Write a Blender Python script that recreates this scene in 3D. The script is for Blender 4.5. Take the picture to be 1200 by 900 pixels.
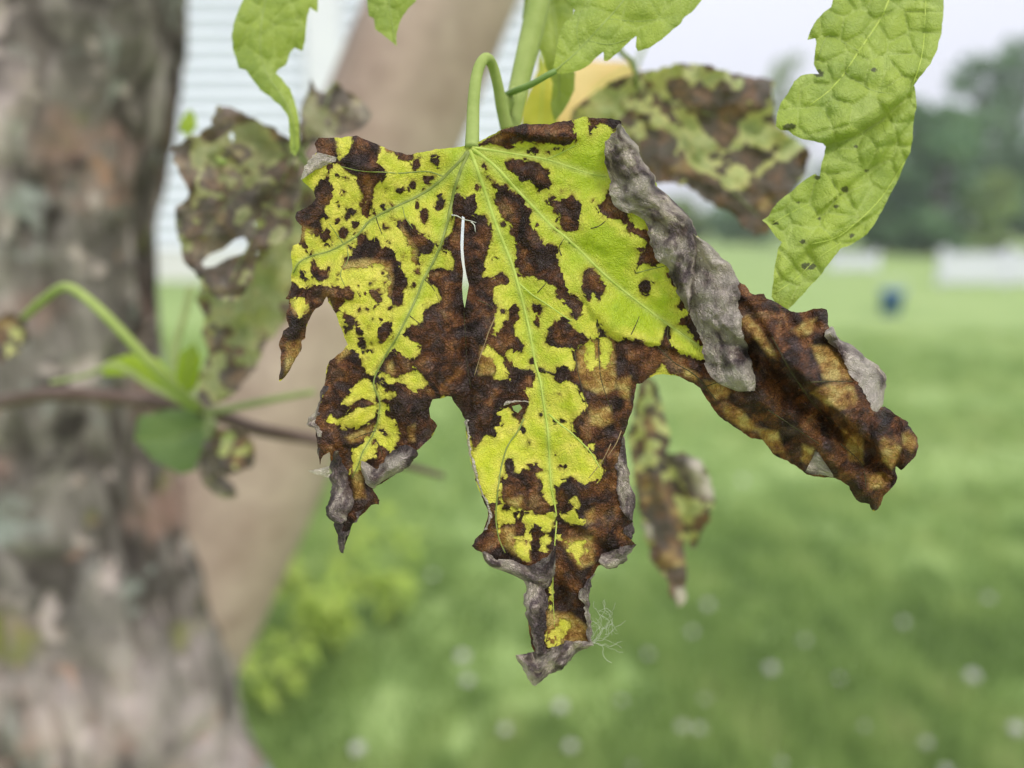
import bpy, bmesh, math, random
import numpy as np
from mathutils import Vector
from mathutils.geometry import delaunay_2d_cdt

R = math.radians
for o in list(bpy.data.objects):
    bpy.data.objects.remove(o)
scn = bpy.context.scene
COL = scn.collection

# ------------------------------------------------------------------ camera
PITCH = R(12.7); FPX = 890.0; CAMZ = 1.3
cam = bpy.data.cameras.new('camera'); camo = bpy.data.objects.new('camera', cam); COL.objects.link(camo)
camo.location = (0, 0, CAMZ); camo.rotation_euler = (R(90) - PITCH, 0, 0)
cam.sensor_width = 36; cam.lens = 36 * FPX / 1200
cam.clip_start = 0.02; cam.clip_end = 600
D0 = 0.262                                  # distance of the blighted leaf
cam.dof.use_dof = True; cam.dof.focus_distance = D0 - 0.002; cam.dof.aperture_fstop = 3.3
cam.dof.aperture_blades = 0
scn.camera = camo

# ------------------------------------------------------------------ sky and sun (overcast)
SUN_EL, SUN_AZ = R(50), R(147)
w = bpy.data.worlds.new('World'); scn.world = w; w.use_nodes = True
nt = w.node_tree; nt.nodes.clear()
sky = nt.nodes.new('ShaderNodeTexSky'); sky.sky_type = 'NISHITA'; sky.sun_disc = False
sky.sun_elevation = SUN_EL; sky.sun_rotation = SUN_AZ; sky.air_density = 1.0; sky.dust_density = 4.0
tc = nt.nodes.new('ShaderNodeTexCoord'); sx = nt.nodes.new('ShaderNodeSeparateXYZ')
nt.links.new(tc.outputs['Generated'], sx.inputs[0])
mr = nt.nodes.new('ShaderNodeMapRange'); mr.inputs[1].default_value = 0; mr.inputs[2].default_value = 1
mr.inputs[3].default_value = 6.0; mr.inputs[4].default_value = 11.0      # overcast: zenith brighter than horizon
nt.links.new(sx.outputs[2], mr.inputs[0])
cl = nt.nodes.new('ShaderNodeVectorMath'); cl.operation = 'SCALE'; cl.inputs[0].default_value = (0.97, 0.985, 1.09)
nt.links.new(mr.outputs[0], cl.inputs[3])
mx = nt.nodes.new('ShaderNodeMix'); mx.data_type = 'RGBA'; mx.inputs[0].default_value = 0.9
nt.links.new(sky.outputs[0], mx.inputs[6]); nt.links.new(cl.outputs[0], mx.inputs[7])
bg = nt.nodes.new('ShaderNodeBackground'); bg.inputs[1].default_value = 0.1
nt.links.new(mx.outputs[2], bg.inputs[0])
wo = nt.nodes.new('ShaderNodeOutputWorld'); nt.links.new(bg.outputs[0], wo.inputs[0])

sl = bpy.data.lights.new('sun', 'SUN'); sl.energy = 1.5; sl.angle = R(10); sl.color = (1, 0.95, 0.88)
so = bpy.data.objects.new('sun', sl); COL.objects.link(so)
# light comes from behind the camera, from the upper right
sdir = Vector((math.cos(SUN_EL) * 0.55, -math.cos(SUN_EL) * 0.835, math.sin(SUN_EL)))
so.rotation_euler = (-sdir).to_track_quat('-Z', 'Y').to_euler()
sky.sun_rotation = math.atan2(sdir.x, sdir.y)

scn.view_settings.view_transform = 'Standard'; scn.view_settings.look = 'None'
scn.view_settings.gamma = 1; scn.view_settings.exposure = 0.57
scn.render.engine = 'CYCLES'
scn.cycles.max_bounces = 5; scn.cycles.diffuse_bounces = 3; scn.cycles.glossy_bounces = 2; scn.cycles.transmission_bounces = 3; scn.cycles.transparent_max_bounces = 6

# ------------------------------------------------------------------ helpers
CP, SP = math.cos(PITCH), math.sin(PITCH)
def pts3(u, v, d):
    """picture position + distance along the view axis -> metres in the place"""
    u = np.asarray(u, float); v = np.asarray(v, float); d = np.asarray(d, float) + 0 * u
    a = (u - 600) / FPX * d; b = (450 - v) / FPX * d
    return np.stack([a, d * CP + b * SP, CAMZ - d * SP + b * CP], -1)
def P(u, v, d):
    return Vector(pts3(u, v, d).tolist())
def PY(u, v, y):
    b = (450 - v) / FPX
    return P(u, v, y / (CP + b * SP))
def G(u, v, z=0.0):
    b = (450 - v) / FPX
    return P(u, v, (CAMZ - z) / (SP - b * CP))

def tag(o, label=None, cat=None, group=None, kind=None):
    if label: o['label'] = label
    if cat: o['category'] = cat
    if group: o['group'] = group
    if kind: o['kind'] = kind
    return o
def empty(name, loc, label=None, cat=None, group=None):
    o = bpy.data.objects.new(name, None); COL.objects.link(o); o.location = loc
    o.empty_display_size = 0.02
    return tag(o, label, cat, group)
def mesh_obj(name, verts, faces, mat=None, parent=None, smooth=True, attrs=None):
    """verts in world metres; under a parent they are kept relative to it"""
    verts = np.asarray(verts, float)
    off = np.zeros(3)
    if parent is not None:
        p = parent; 
        while p is not None:
            off = off + np.array(p.location); p = p.parent
    me = bpy.data.meshes.new(name)
    me.from_pydata((verts - off).tolist(), [], [tuple(map(int, f)) for f in faces])
    if smooth:
        me.polygons.foreach_set('use_smooth', [True] * len(me.polygons))
    if attrs:
        for k, a in attrs.items():
            a = np.asarray(a, np.float32)
            if a.ndim == 1:
                at = me.attributes.new(k, 'FLOAT', 'POINT'); at.data.foreach_set('value', a)
            else:
                at = me.attributes.new(k, 'FLOAT_VECTOR', 'POINT'); at.data.foreach_set('vector', a.ravel())
    me.update()
    o = bpy.data.objects.new(name, me); COL.objects.link(o)
    if mat: me.materials.append(mat)
    if parent is not None: o.parent = parent
    return o

def hash2(i, j, s):
    h = (i.astype(np.int64) * 374761393 + j.astype(np.int64) * 668265263 + s * 1442695041) & 0xffffffff
    h = ((h ^ (h >> 13)) * 1274126177) & 0xffffffff
    return ((h ^ (h >> 16)) & 0xffff) / 65535.0
def vnoise(x, y, s=0):
    i = np.floor(x); j = np.floor(y); fx = x - i; fy = y - j
    fx = fx * fx * fx * (fx * (fx * 6 - 15) + 10); fy = fy * fy * fy * (fy * (fy * 6 - 15) + 10)
    a = hash2(i, j, s); b = hash2(i + 1, j, s); c = hash2(i, j + 1, s); d = hash2(i + 1, j + 1, s)
    return (a + (b - a) * fx) * (1 - fy) + (c + (d - c) * fx) * fy - 0.5
def fbm(x, y, s=0, oct=3):
    r = 0; a = 1
    for k in range(oct):
        r = r + a * vnoise(x * 2 ** k + 17.3 * k, y * 2 ** k + 5.1 * k, s + k); a *= 0.5
    return r

def seg_dist(px, py, poly, closed=True):
    p = np.asarray(poly, float)
    q = np.roll(p, -1, 0) if closed else p[1:]
    if not closed: p = p[:-1]
    best = np.full(px.shape, 1e9)
    for (ax, ay), (bx, by) in zip(p, q):
        dx, dy = bx - ax, by - ay; L = dx * dx + dy * dy + 1e-9
        t = np.clip(((px - ax) * dx + (py - ay) * dy) / L, 0, 1)
        best = np.minimum(best, (px - ax - t * dx) ** 2 + (py - ay - t * dy) ** 2)
    return np.sqrt(best)
def inside(px, py, poly):
    p = np.asarray(poly, float); q = np.roll(p, -1, 0)
    r = np.zeros(px.shape, bool)
    for (ax, ay), (bx, by) in zip(p, q):
        if ay == by: continue
        c = ((ay > py) != (by > py)) & (px < (bx - ax) * (py - ay) / (by - ay) + ax)
        r ^= c
    return r
def sdf(px, py, poly):
    d = seg_dist(px, py, poly)
    return np.where(inside(px, py, poly), d, -d)
def signed(u, v, line):
    p = np.asarray(line, float); best = np.full(u.shape, 1e18); sg = np.zeros(u.shape)
    for (ax, ay), (bx, by) in zip(p[:-1], p[1:]):
        dx, dy = bx - ax, by - ay; t = np.clip(((u - ax) * dx + (v - ay) * dy) / (dx * dx + dy * dy + 1e-9), 0, 1)
        d2 = (u - ax - t * dx) ** 2 + (v - ay - t * dy) ** 2; c = (dx * (v - ay) - dy * (u - ax)) / np.sqrt(dx * dx + dy * dy + 1e-9)
        m = d2 < best; best = np.where(m, d2, best); sg = np.where(m, -c, sg)
    d = np.sqrt(best); s = np.where(sg >= 0, 1.0, -1.0) * d
    return s, d
def side_step(u, v, line, amp, wd, reach):
    """a ledge along a line: the left-hand side (walking the line) stands proud by amp"""
    s, d = signed(u, v, line)
    return amp * 0.5 * (1 + np.tanh(s / wd)) * np.exp(-(d / reach) ** 2)
def resample(poly, step, closed=True):
    p = np.asarray(poly, float)
    if closed: p = np.vstack([p, p[:1]])
    out = []
    for a, b in zip(p[:-1], p[1:]):
        n = max(1, int(round(np.hypot(*(b - a)) / step)))
        for k in range(n): out.append(a + (b - a) * k / n)
    if not closed: out.append(p[-1])
    return np.array(out)
def smooth_line(poly, n):
    """Catmull-Rom through the points, n samples evenly along it"""
    p = np.asarray(poly, float)
    if len(p) == 2:
        t = np.linspace(0, 1, n)[:, None]; return p[0] + (p[1] - p[0]) * t
    e = np.vstack([2 * p[0] - p[1], p, 2 * p[-1] - p[-2]])
    out = []
    for k in range(1, len(e) - 2):
        for t in np.linspace(0, 1, 8, endpoint=False):
            a, b, c, d = e[k - 1], e[k], e[k + 1], e[k + 2]
            out.append(0.5 * (2 * b + (c - a) * t + (2 * a - 5 * b + 4 * c - d) * t * t + (3 * b - a - 3 * c + d) * t ** 3))
    out.append(p[-1]); out = np.array(out)
    s = np.concatenate([[0], np.cumsum(np.linalg.norm(np.diff(out, axis=0), axis=1))])
    ss = np.linspace(0, s[-1], n)
    return np.stack([np.interp(ss, s, out[:, k]) for k in range(out.shape[1])], -1)

def triangulate(outline, holes, step, edge_step=None, jag=0.0, seed=1):
    """fine triangle net of a leaf outline"""
    es = edge_step or step
    loops = [resample(outline, es)] + [resample(h, es) for h in holes]
    if jag:
        l = loops[0]
        t = np.roll(l, -1, 0) - np.roll(l, 1, 0); n = np.stack([t[:, 1], -t[:, 0]], -1)
        n /= np.linalg.norm(n, axis=1)[:, None] + 1e-9
        loops[0] = l + n * (fbm(l[:, 0] / 7.0, l[:, 1] / 7.0, seed, 3) * jag)[:, None]
    o = np.asarray(loops[0])
    x0, y0 = o.min(0); x1, y1 = o.max(0)
    ny = int((y1 - y0) / (step * 0.87)) + 1
    gx = []; gy = []
    for k in range(ny):
        xs = np.arange(x0 + (k % 2) * step / 2, x1, step)
        gx.append(xs); gy.append(np.full(xs.shape, y0 + k * step * 0.87))
    gx = np.concatenate(gx); gy = np.concatenate(gy)
    keep = inside(gx, gy, loops[0]); gx = gx[keep]; gy = gy[keep]
    for h in loops[1:]:
        k = ~inside(gx, gy, h); gx = gx[k]; gy = gy[k]
    for l in loops:
        k = seg_dist(gx, gy, l) > step * 0.45; gx = gx[k]; gy = gy[k]
    vs = []; es_ = []
    for l in loops:
        b = len(vs); n = len(l)
        vs += [Vector((a[0], a[1])) for a in l]
        es_ += [(b + k, b + (k + 1) % n) for k in range(n)]
    vs += [Vector((a, b)) for a, b in zip(gx, gy)]
    r = delaunay_2d_cdt(vs, es_, [], 0, 1e-4)
    v = np.array([(a.x, a.y) for a in r[0]]); f = np.array(r[2])
    c = v[f].mean(1)
    k = inside(c[:, 0], c[:, 1], loops[0])
    for h in loops[1:]: k &= ~inside(c[:, 0], c[:, 1], h)
    return v, f[k]

# ---- node helper
class NT:
    def __init__(s, name):
        s.m = bpy.data.materials.new(name); s.m.use_nodes = True
        s.t = s.m.node_tree; s.t.nodes.clear()
        s.out = s.t.nodes.new('ShaderNodeOutputMaterial')
    def n(s, typ, ins=None, **kw):
        nd = s.t.nodes.new('ShaderNode' + typ)
        for k, v in kw.items(): setattr(nd, k, v)
        for k, v in (ins or {}).items(): s.set(nd.inputs[k], v)
        return nd
    def set(s, sock, v):
        if isinstance(v, bpy.types.NodeSocket): s.t.links.new(v, sock)
        elif isinstance(v, bpy.types.Node): s.t.links.new(v.outputs[0], sock)
        elif isinstance(v, (tuple, list)) and sock.type == 'RGBA' and len(v) == 3: sock.default_value = (*v, 1)
        else: sock.default_value = v
    def math(s, op, a, b=0.0, c=0.0, clamp=False):
        nd = s.n('Math', {0: a, 1: b, 2: c}, operation=op); nd.use_clamp = clamp; return nd.outputs[0]
    def mix(s, f, a, b, blend='MIX'):
        nd = s.n('Mix', {0: f, 6: a, 7: b}, data_type='RGBA', blend_type=blend); return nd.outputs[2]
    def rng(s, v, a, b, c=0.0, d=1.0, smooth=False):
        nd = s.n('MapRange', {0: v, 1: a, 2: b, 3: c, 4: d})
        if smooth: nd.interpolation_type = 'SMOOTHSTEP'
        return nd.outputs[0]
    def noise(s, vec, scale, detail=3.0, rough=0.55, dist=0.0):
        return s.n('TexNoise', {'Vector': vec, 'Scale': scale, 'Detail': detail, 'Roughness': rough, 'Distortion': dist}).outputs[0]
    def voro(s, vec, scale, feature='DISTANCE_TO_EDGE'):
        return s.n('TexVoronoi', {'Vector': vec, 'Scale': scale}, feature=feature).outputs[0]
    def ramp(s, v, stops):
        nd = s.n('ValToRGB', {0: v}); e = nd.color_ramp.elements
        while len(e) < len(stops): e.new(0.5)
        for el, (p, c) in zip(e, stops): el.position = p; el.color = (*c, 1)
        return nd.outputs[0]
    def attr(s, name, vec=False):
        return s.n('Attribute', attribute_name=name).outputs[1 if vec else 2]
    def done(s, color, rough=0.6, spec=0.3, bump=None, bstr=0.3, bdist=0.001, transl=0.0, tcol=None):
        p = s.n('BsdfPrincipled', {'Base Color': color, 'Roughness': rough, 'Specular IOR Level': spec})
        nrm = None
        if bump is not None:
            nrm = s.n('Bump', {'Height': bump, 'Strength': bstr, 'Distance': bdist}).outputs[0]
            s.set(p.inputs['Normal'], nrm)
        sh = p.outputs[0]
        if transl:
            t = s.n('BsdfTranslucent', {'Color': tcol if tcol is not None else color})
            if nrm is not None: s.set(t.inputs['Normal'], nrm)
            sh = s.n('MixShader', {0: transl, 1: sh, 2: t.outputs[0]}).outputs[0]
        s.t.links.new(sh, s.out.inputs[0])
        return s.m

def srgb(r, g, b):
    f = lambda c: (c / 255 / 12.92) if c / 255 <= 0.04045 else ((c / 255 + 0.055) / 1.055) ** 2.4
    return (f(r), f(g), f(b))

# ------------------------------------------------------------------ materials
def mat_blight(name, green=(0.64, 0.66, 0.035), green2=(0.42, 0.53, 0.024), yellow=(0.86, 0.74, 0.14), dull=0.0, sat=1.0):
    """yellow-green leaf tissue with vein-bound brown lesions; grey-brown dead underside"""
    s = NT(name)
    lp = s.attr('lp', True); nec = s.attr('nec'); tan = s.attr('tan'); und = s.attr('und')
    n1 = s.noise(lp, 13, 4); n2 = s.noise(lp, 4.5, 3); n3 = s.noise(lp, 30, 3)
    e = s.math('ADD', nec, s.math('MULTIPLY', s.math('SUBTRACT', n1, 0.5), 5.0))
    e = s.math('ADD', e, s.math('MULTIPLY', s.math('SUBTRACT', n2, 0.5), 3.5))
    e = s.math('ADD', e, s.math('MULTIPLY', s.math('SUBTRACT', n3, 0.5), 3.5))
    vc = s.n('TexVoronoi', {'Vector': lp, 'Scale': 13.0, 'Randomness': 1.0}); vcr = s.n('SeparateColor', {0: vc.outputs[1]}).outputs[0]
    e = s.math('ADD', e, s.math('MULTIPLY', s.math('SUBTRACT', vcr, 0.5), 4.6))      # lesions stop at the small veins
    m = s.rng(e, -0.9, 1.0, smooth=True)
    oliv = s.math('MULTIPLY', s.rng(e, -5.0, -0.5, 0, 1, True), s.rng(s.noise(lp, 5.5, 3), 0.42, 0.62, 0.0, 0.85))
    halo = s.rng(e, -20, -1, 0, 1, True)
    big = s.noise(lp, 1.7, 2)
    yel = s.attr('yel')
    g = s.mix(s.rng(s.math('ADD', yel, s.math('MULTIPLY', s.math('SUBTRACT', big, 0.5), 0.9)), 0.1, 0.9), green2, green)
    g = s.mix(s.math('MULTIPLY', s.math('MULTIPLY', halo, s.rng(yel, 0.0, 0.7, 0.45, 1.0)), s.rng(n2, 0.3, 0.65, 0.35, 0.95)), g, yellow)
    ve = s.voro(s.n('VectorMath', {0: lp, 1: s.n('TexNoise', {'Vector': lp, 'Scale': 6.0, 'Detail': 2.0}).outputs[1]}, operation='ADD').outputs[0], 8.0)
    ve2 = s.voro(lp, 26.0)
    g = s.mix(s.math('MULTIPLY', s.rng(ve, 0.0, 0.045, 0.6, 0.0), s.rng(halo, 0.1, 1.0, 0.15, 0.7)), g, (0.16, 0.20, 0.02))
    g = s.mix(s.rng(ve2, 0.0, 0.09, 0.14, 0.0), g, (0.62, 0.66, 0.15))
    g = s.mix(s.rng(s.noise(lp, 7, 4), 0.45, 0.75, 0.0, 0.35), g, (0.26, 0.42, 0.02))
    bn = s.noise(lp, 3.0, 4, 0.52, 0.8)
    br = s.ramp(bn, [(0.36, (0.016, 0.008, 0.006)), (0.44, (0.050, 0.021, 0.011)), (0.52, (0.13, 0.048, 0.018)),
                     (0.60, (0.25, 0.105, 0.038)), (0.70, (0.33, 0.19, 0.09))])
    br = s.mix(s.rng(s.noise(lp, 6.5, 3, 0.5), 0.5, 0.62, 0.0, 0.7), br, (0.030, 0.017, 0.013))
    br = s.mix(s.rng(s.noise(lp, 5, 3), 0.5, 0.66, 0.0, 0.7), br, (0.095, 0.066, 0.068))
    rim = s.math('MULTIPLY', s.rng(e, 0.0, 1.2), s.rng(e, 1.5, 7.0, 1.0, 0.0))
    br = s.mix(s.math('MULTIPLY', rim, 0.55), br, (0.040, 0.022, 0.017))
    br = s.mix(s.rng(ve, 0.0, 0.06, 0.6, 0.0), br, (0.022, 0.012, 0.010))
    tn = s.ramp(s.noise(lp, 6, 5, 0.6), [(0.33, (0.20, 0.085, 0.025)), (0.48, (0.42, 0.24, 0.065)), (0.62, (0.58, 0.44, 0.15))])
    br = s.mix(s.math('MULTIPLY', s.rng(tan, -2.5, 5.0, 0, 1, True), s.rng(n1, 0.25, 0.55, 0.6, 1.0)), br, tn)
    g = s.mix(s.attr('vband'), g, (0.50, 0.57, 0.13))
    g = s.mix(oliv, g, (0.30, 0.25, 0.035))
    c = s.mix(m, g, br)
    ug = s.ramp(s.noise(lp, 3.3, 5, 0.56, 0.3), [(0.38, (0.06, 0.045, 0.048)), (0.46, (0.135, 0.102, 0.104)), (0.51, (0.23, 0.18, 0.175)), (0.56, (0.42, 0.345, 0.31)), (0.62, (0.68, 0.59, 0.50))])
    ug = s.mix(s.rng(ve2, 0.0, 0.06, 0.3, 0.0), ug, (0.33, 0.28, 0.25))
    ug = s.mix(s.rng(ve, 0.0, 0.045, 0.65, 0.0), ug, (0.09, 0.066, 0.062))
    ug = s.mix(s.rng(s.noise(lp, 5, 3), 0.54, 0.68, 0, 0.5), ug, (0.11, 0.06, 0.04))
    pale = s.attr('pale')
    ug = s.mix(pale, ug, s.mix(n1, (0.48, 0.44, 0.37), (0.80, 0.71, 0.62)))
    c = s.mix(und, c, ug)
    if dull:
        c = s.mix(dull, c, (0.46, 0.43, 0.35))
    wr = s.math('MAXIMUM', m, und)
    h = s.math('MULTIPLY', s.math('ADD', s.math('MULTIPLY', s.rng(ve, 0, 0.25, 0, 1, True), 0.35), s.math('MULTIPLY', s.noise(lp, 7, 2), 1.5)), s.rng(wr, 0, 1, 0.28, 1.0))
    h = s.math('ADD', h, s.math('MULTIPLY', s.rng(ve2, 0, 0.15, 0, 1, True), 0.06))
    h = s.math('ADD', h, s.math('MULTIPLY', m, -0.3))
    return s.done(c, s.rng(m, 0, 1, 0.5, 0.48), 0.35, h, 0.9, 0.0018, 0.36, s.mix(0.5, c, s.mix(1.0, c, (1.0, 0.95, 0.35), 'MULTIPLY')))

def mat_green(name, a=(0.255, 0.345, 0.075), b=(0.37, 0.46, 0.075), line=(0.46, 0.55, 0.17)):
    s = NT(name)
    lp = s.attr('lp', True); cell = s.attr('cell'); spot = s.attr('spot'); fold = s.attr('fold')
    big = s.noise(lp, 1.6, 3); n1 = s.noise(lp, 14, 4)
    c = s.mix(s.rng(big, 0.35, 0.66), a, b)
    c = s.mix(s.rng(n1, 0.35, 0.7, 0, 0.35), c, b)
    ve = s.voro(s.n('VectorMath', {0: lp, 1: s.n('TexNoise', {'Vector': lp, 'Scale': 5.0}).outputs[1]}, operation='ADD').outputs[0], 9.0)
    ve2 = s.voro(lp, 30.0)
    c = s.mix(s.rng(cell, 0.5, 3.0, 0.55, 0.0), c, line)
    c = s.mix(s.rng(cell, 0.0, 1.0, 0.5, 0.0), c, (0.20, 0.28, 0.04))
    c = s.mix(s.rng(ve, 0.0, 0.05, 0.22, 0.0), c, line)
    c = s.mix(s.rng(ve2, 0.0, 0.08, 0.12, 0.0), c, line)
    c = s.mix(fold, c, (0.30, 0.42, 0.16))
    e = s.math('ADD', spot, s.math('MULTIPLY', s.math('SUBTRACT', s.noise(lp, 40, 2), 0.5), 5.0))
    c = s.mix(s.rng(e, -0.5, 0.8, 0, 0.85), c, (0.05, 0.05, 0.03))
    h = s.math('ADD', s.math('MULTIPLY', s.rng(ve, 0, 0.2, 0, 1, True), 0.5), s.math('MULTIPLY', s.noise(lp, 12, 3), 0.5))
    return s.done(c, 0.5, 0.3, h, 0.5, 0.0008, 0.33, s.mix(1.0, c, (1.0, 1.0, 0.45), 'MULTIPLY'))

def mat_plain(name, c1, c2, scale=20, rough=0.6, spec=0.3, bstr=0.3, bdist=0.001, transl=0.0):
    s = NT(name)
    tco = s.n('TexCoord').outputs['Object']
    n = s.noise(tco, scale, 5, 0.6)
    return s.done(s.mix(s.rng(n, 0.3, 0.7), c1, c2), rough, spec, s.noise(tco, scale * 3, 4), bstr, bdist, transl)

M = {}
M['blight'] = mat_blight('blighted_leaf_tissue')
M['blight_soft'] = mat_blight('blighted_leaf_tissue_dull', (0.50, 0.57, 0.18), (0.34, 0.44, 0.16), (0.70, 0.65, 0.24), 0.20)
M['green'] = mat_green('fresh_leaf_green')
M['green_dark'] = mat_green('leaf_deep_green', (0.15, 0.23, 0.09), (0.21, 0.30, 0.11), (0.28, 0.36, 0.15))
M['green_bright'] = mat_green('leaf_lime_green', (0.24, 0.38, 0.03), (0.34, 0.46, 0.03), (0.42, 0.52, 0.10))
M['yellow'] = mat_green('leaf_yellow', (0.42, 0.46, 0.04), (0.56, 0.52, 0.06), (0.6, 0.58, 0.2))
M['orange'] = mat_green('leaf_orange', (0.78, 0.54, 0.20), (0.82, 0.62, 0.28), (0.8, 0.65, 0.35))
M['stem'] = mat_plain('green_stem', (0.27, 0.35, 0.09), (0.37, 0.45, 0.14), 90, 0.6, 0.2, 0.5, 0.0008, 0.12)
M['stem_soft'] = mat_plain('stem_soft_green', (0.24, 0.29, 0.11), (0.32, 0.37, 0.15), 60, 0.5, 0.3, 0.2, 0.0004)
M['stem_dark'] = mat_plain('green_stem_dark', (0.12, 0.20, 0.04), (0.17, 0.27, 0.06), 60, 0.45, 0.4, 0.2, 0.0004)
M['vein_pale'] = mat_plain('vein_pale', (0.40, 0.52, 0.07), (0.50, 0.58, 0.13), 300, 0.5, 0.3, 0.2, 0.0003, 0.15)
M['vein_dull'] = mat_plain('vein_dull', (0.15, 0.19, 0.045), (0.24, 0.28, 0.06), 300, 0.5, 0.3, 0.2, 0.0003)
M['vein_dark'] = mat_plain('vein_dark', (0.035, 0.03, 0.015), (0.08, 0.07, 0.025), 300, 0.6, 0.2, 0.2, 0.0003)
M['vein_tan'] = mat_plain('vein_tan', (0.20, 0.15, 0.08), (0.30, 0.22, 0.10), 300, 0.6, 0.2, 0.2, 0.0003)
M['joint'] = mat_plain('reddish_joint', (0.42, 0.30, 0.12), (0.40, 0.42, 0.10), 250, 0.5, 0.3, 0.3, 0.0004)
M['twig'] = mat_plain('twig_bark', (0.10, 0.068, 0.055), (0.16, 0.115, 0.10), 40, 0.8, 0.15, 0.5, 0.002)
M['fibre'] = mat_plain('pale_fibre', (0.62, 0.64, 0.54), (0.75, 0.75, 0.68), 200, 0.5, 0.3, 0.1, 0.0002, 0.3)

# bark of the trunk: grey-brown plates, pink inner bark, pale lichen, moss
def mat_bark():
    s = NT('rough_bark')
    tco = s.n('TexCoord').outputs['Object']
    st = s.n('Mapping', {'Vector': tco, 'Scale': (1, 1, 0.4)}).outputs[0]
    n1 = s.noise(st, 22, 7, 0.65); n2 = s.noise(tco, 9, 4); n3 = s.noise(tco, 14, 5, 0.6); n4 = s.noise(tco, 5.5, 3)
    hgt = s.attr('hgt')
    c = s.ramp(n1, [(0.30, (0.045, 0.038, 0.034)), (0.45, (0.14, 0.125, 0.112)), (0.58, (0.235, 0.21, 0.19)), (0.72, (0.38, 0.345, 0.31))])
    c = s.mix(s.rng(hgt, -0.4, 0.25, 0.75, 0.0), c, (0.045, 0.036, 0.031))
    c = s.mix(s.rng(n2, 0.53, 0.64, 0, 0.75), c, (0.30, 0.19, 0.16))
    c = s.mix(s.rng(s.noise(tco, 17, 4, 0.6), 0.54, 0.64, 0, 0.85), c, (0.028, 0.023, 0.021))
    c = s.mix(s.rng(s.noise(tco, 24, 3, 0.5), 0.60, 0.68, 0, 0.8), c, (0.50, 0.42, 0.39))
    c = s.mix(s.rng(n3, 0.58, 0.67, 0, 0.8), c, (0.33, 0.36, 0.33))
    c = s.mix(s.rng(s.noise(tco, 11, 4, 0.5, 0.3), 0.63, 0.72, 0, 0.75), c, (0.19, 0.20, 0.035))
    low = s.attr('low')
    c = s.mix(s.math('MULTIPLY', low, s.rng(n1, 0.35, 0.6, 0.2, 0.95)), c, (0.52, 0.43, 0.41))
    c = s.mix(s.rng(s.noise(tco, 19, 2), 0.68, 0.74, 0, 0.5), c, (0.46, 0.24, 0.15))
    return s.done(c, 0.9, 0.15, s.math('ADD', n1, s.math('MULTIPLY', n3, 0.5)), 0.8, 0.01)
M['bark'] = mat_bark()
def mat_limb():
    s = NT('smooth_bark')
    tco = s.n('TexCoord').outputs['Object']
    n1 = s.noise(tco, 7, 6, 0.6); n2 = s.noise(tco, 45, 4)
    c = s.ramp(n1, [(0.3, (0.36, 0.26, 0.215)), (0.5, (0.48, 0.37, 0.31)), (0.7, (0.57, 0.455, 0.385))])
    c = s.mix(s.rng(n2, 0.35, 0.7, 0, 0.3), c, (0.20, 0.145, 0.115))
    return s.done(c, 0.85, 0.2, n2, 0.4, 0.003)
M['limb'] = mat_limb()

# ------------------------------------------------------------------ ground
def mat_lawn():
    s = NT('lawn')
    pos = s.n('NewGeometry').outputs['Position']
    n1 = s.noise(pos, 0.8, 5, 0.6); n2 = s.noise(pos, 7, 5, 0.6)
    st = s.n('Mapping', {'Vector': pos, 'Scale': (0.25, 1, 1), 'Rotation': (0, 0, R(12))}).outputs[0]
    n3 = s.noise(st, 1.6, 3)
    c = s.mix(s.rng(n1, 0.32, 0.66), (0.22, 0.32, 0.105), (0.30, 0.40, 0.14))
    c = s.mix(s.rng(n2, 0.4, 0.7, 0, 0.5), c, (0.18, 0.27, 0.085))
    c = s.mix(s.rng(n3, 0.45, 0.7, 0, 0.55), c, (0.38, 0.46, 0.19))
    return s.done(c, 0.85, 0.15, n2, 0.6, 0.03)
M['lawn'] = mat_lawn()
gv = []; gf = []
xs = np.concatenate([np.linspace(-110, -14, 12), np.linspace(-12, 12, 49), np.linspace(14, 110, 12)])
ys = np.concatenate([np.linspace(-20, 0, 6), np.linspace(0.5, 14, 40), np.linspace(16, 130, 24)])
X, Y = np.meshgrid(xs, ys)
Z = 0.05 * fbm(X / 2.5, Y / 2.5, 3, 3) * np.clip(Y / 4, 0.3, 1) - 0.015
nx = len(xs)
F = [(j * nx + i, j * nx + i + 1, (j + 1) * nx + i + 1, (j + 1) * nx + i) for j in range(len(ys) - 1) for i in range(nx - 1)]
tag(mesh_obj('lawn', np.stack([X, Y, Z], -1).reshape(-1, 3), F, M['lawn']), kind='structure')
def gz(x, y):
    x = np.asarray(x, float); y = np.asarray(y, float)
    return 0.05 * fbm(x / 2.5, y / 2.5, 3, 3) * np.clip(y / 4, 0.3, 1) - 0.015

# grass blades near the tree
def mat_grass():
    s = NT('grass_blade'); a = s.attr('rnd')
    c = s.ramp(a, [(0.0, (0.19, 0.29, 0.09)), (0.38, (0.28, 0.40, 0.125)), (0.65, (0.36, 0.48, 0.16)), (0.95, (0.46, 0.54, 0.22))])
    return s.done(c, 0.6, 0.25, transl=0.3)
rs = np.random.RandomState(5)
N = 230000
yy = 1.2 + 7.3 * rs.rand(N) ** 1.5
xx = (rs.rand(N) - 0.5) * 2 * (0.85 * yy + 0.3)
dens = fbm(xx * 1.3, yy * 1.3, 9, 3) + 0.25 * fbm(xx * 6, yy * 6, 4, 2)
kp = rs.rand(N) < np.clip(0.78 + dens * 1.3 + 0.9 * fbm(xx * 9, yy * 6, 33, 2), 0.1, 1)
xx = xx[kp]; yy = yy[kp]; dens = dens[kp]; N = len(xx)
zz = gz(xx, yy); an = rs.rand(N) * 6.283; hh = (0.035 + 0.05 * rs.rand(N)) * (1 + 0.5 * dens); ww = 0.0022 + 0.0022 * rs.rand(N)
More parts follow.
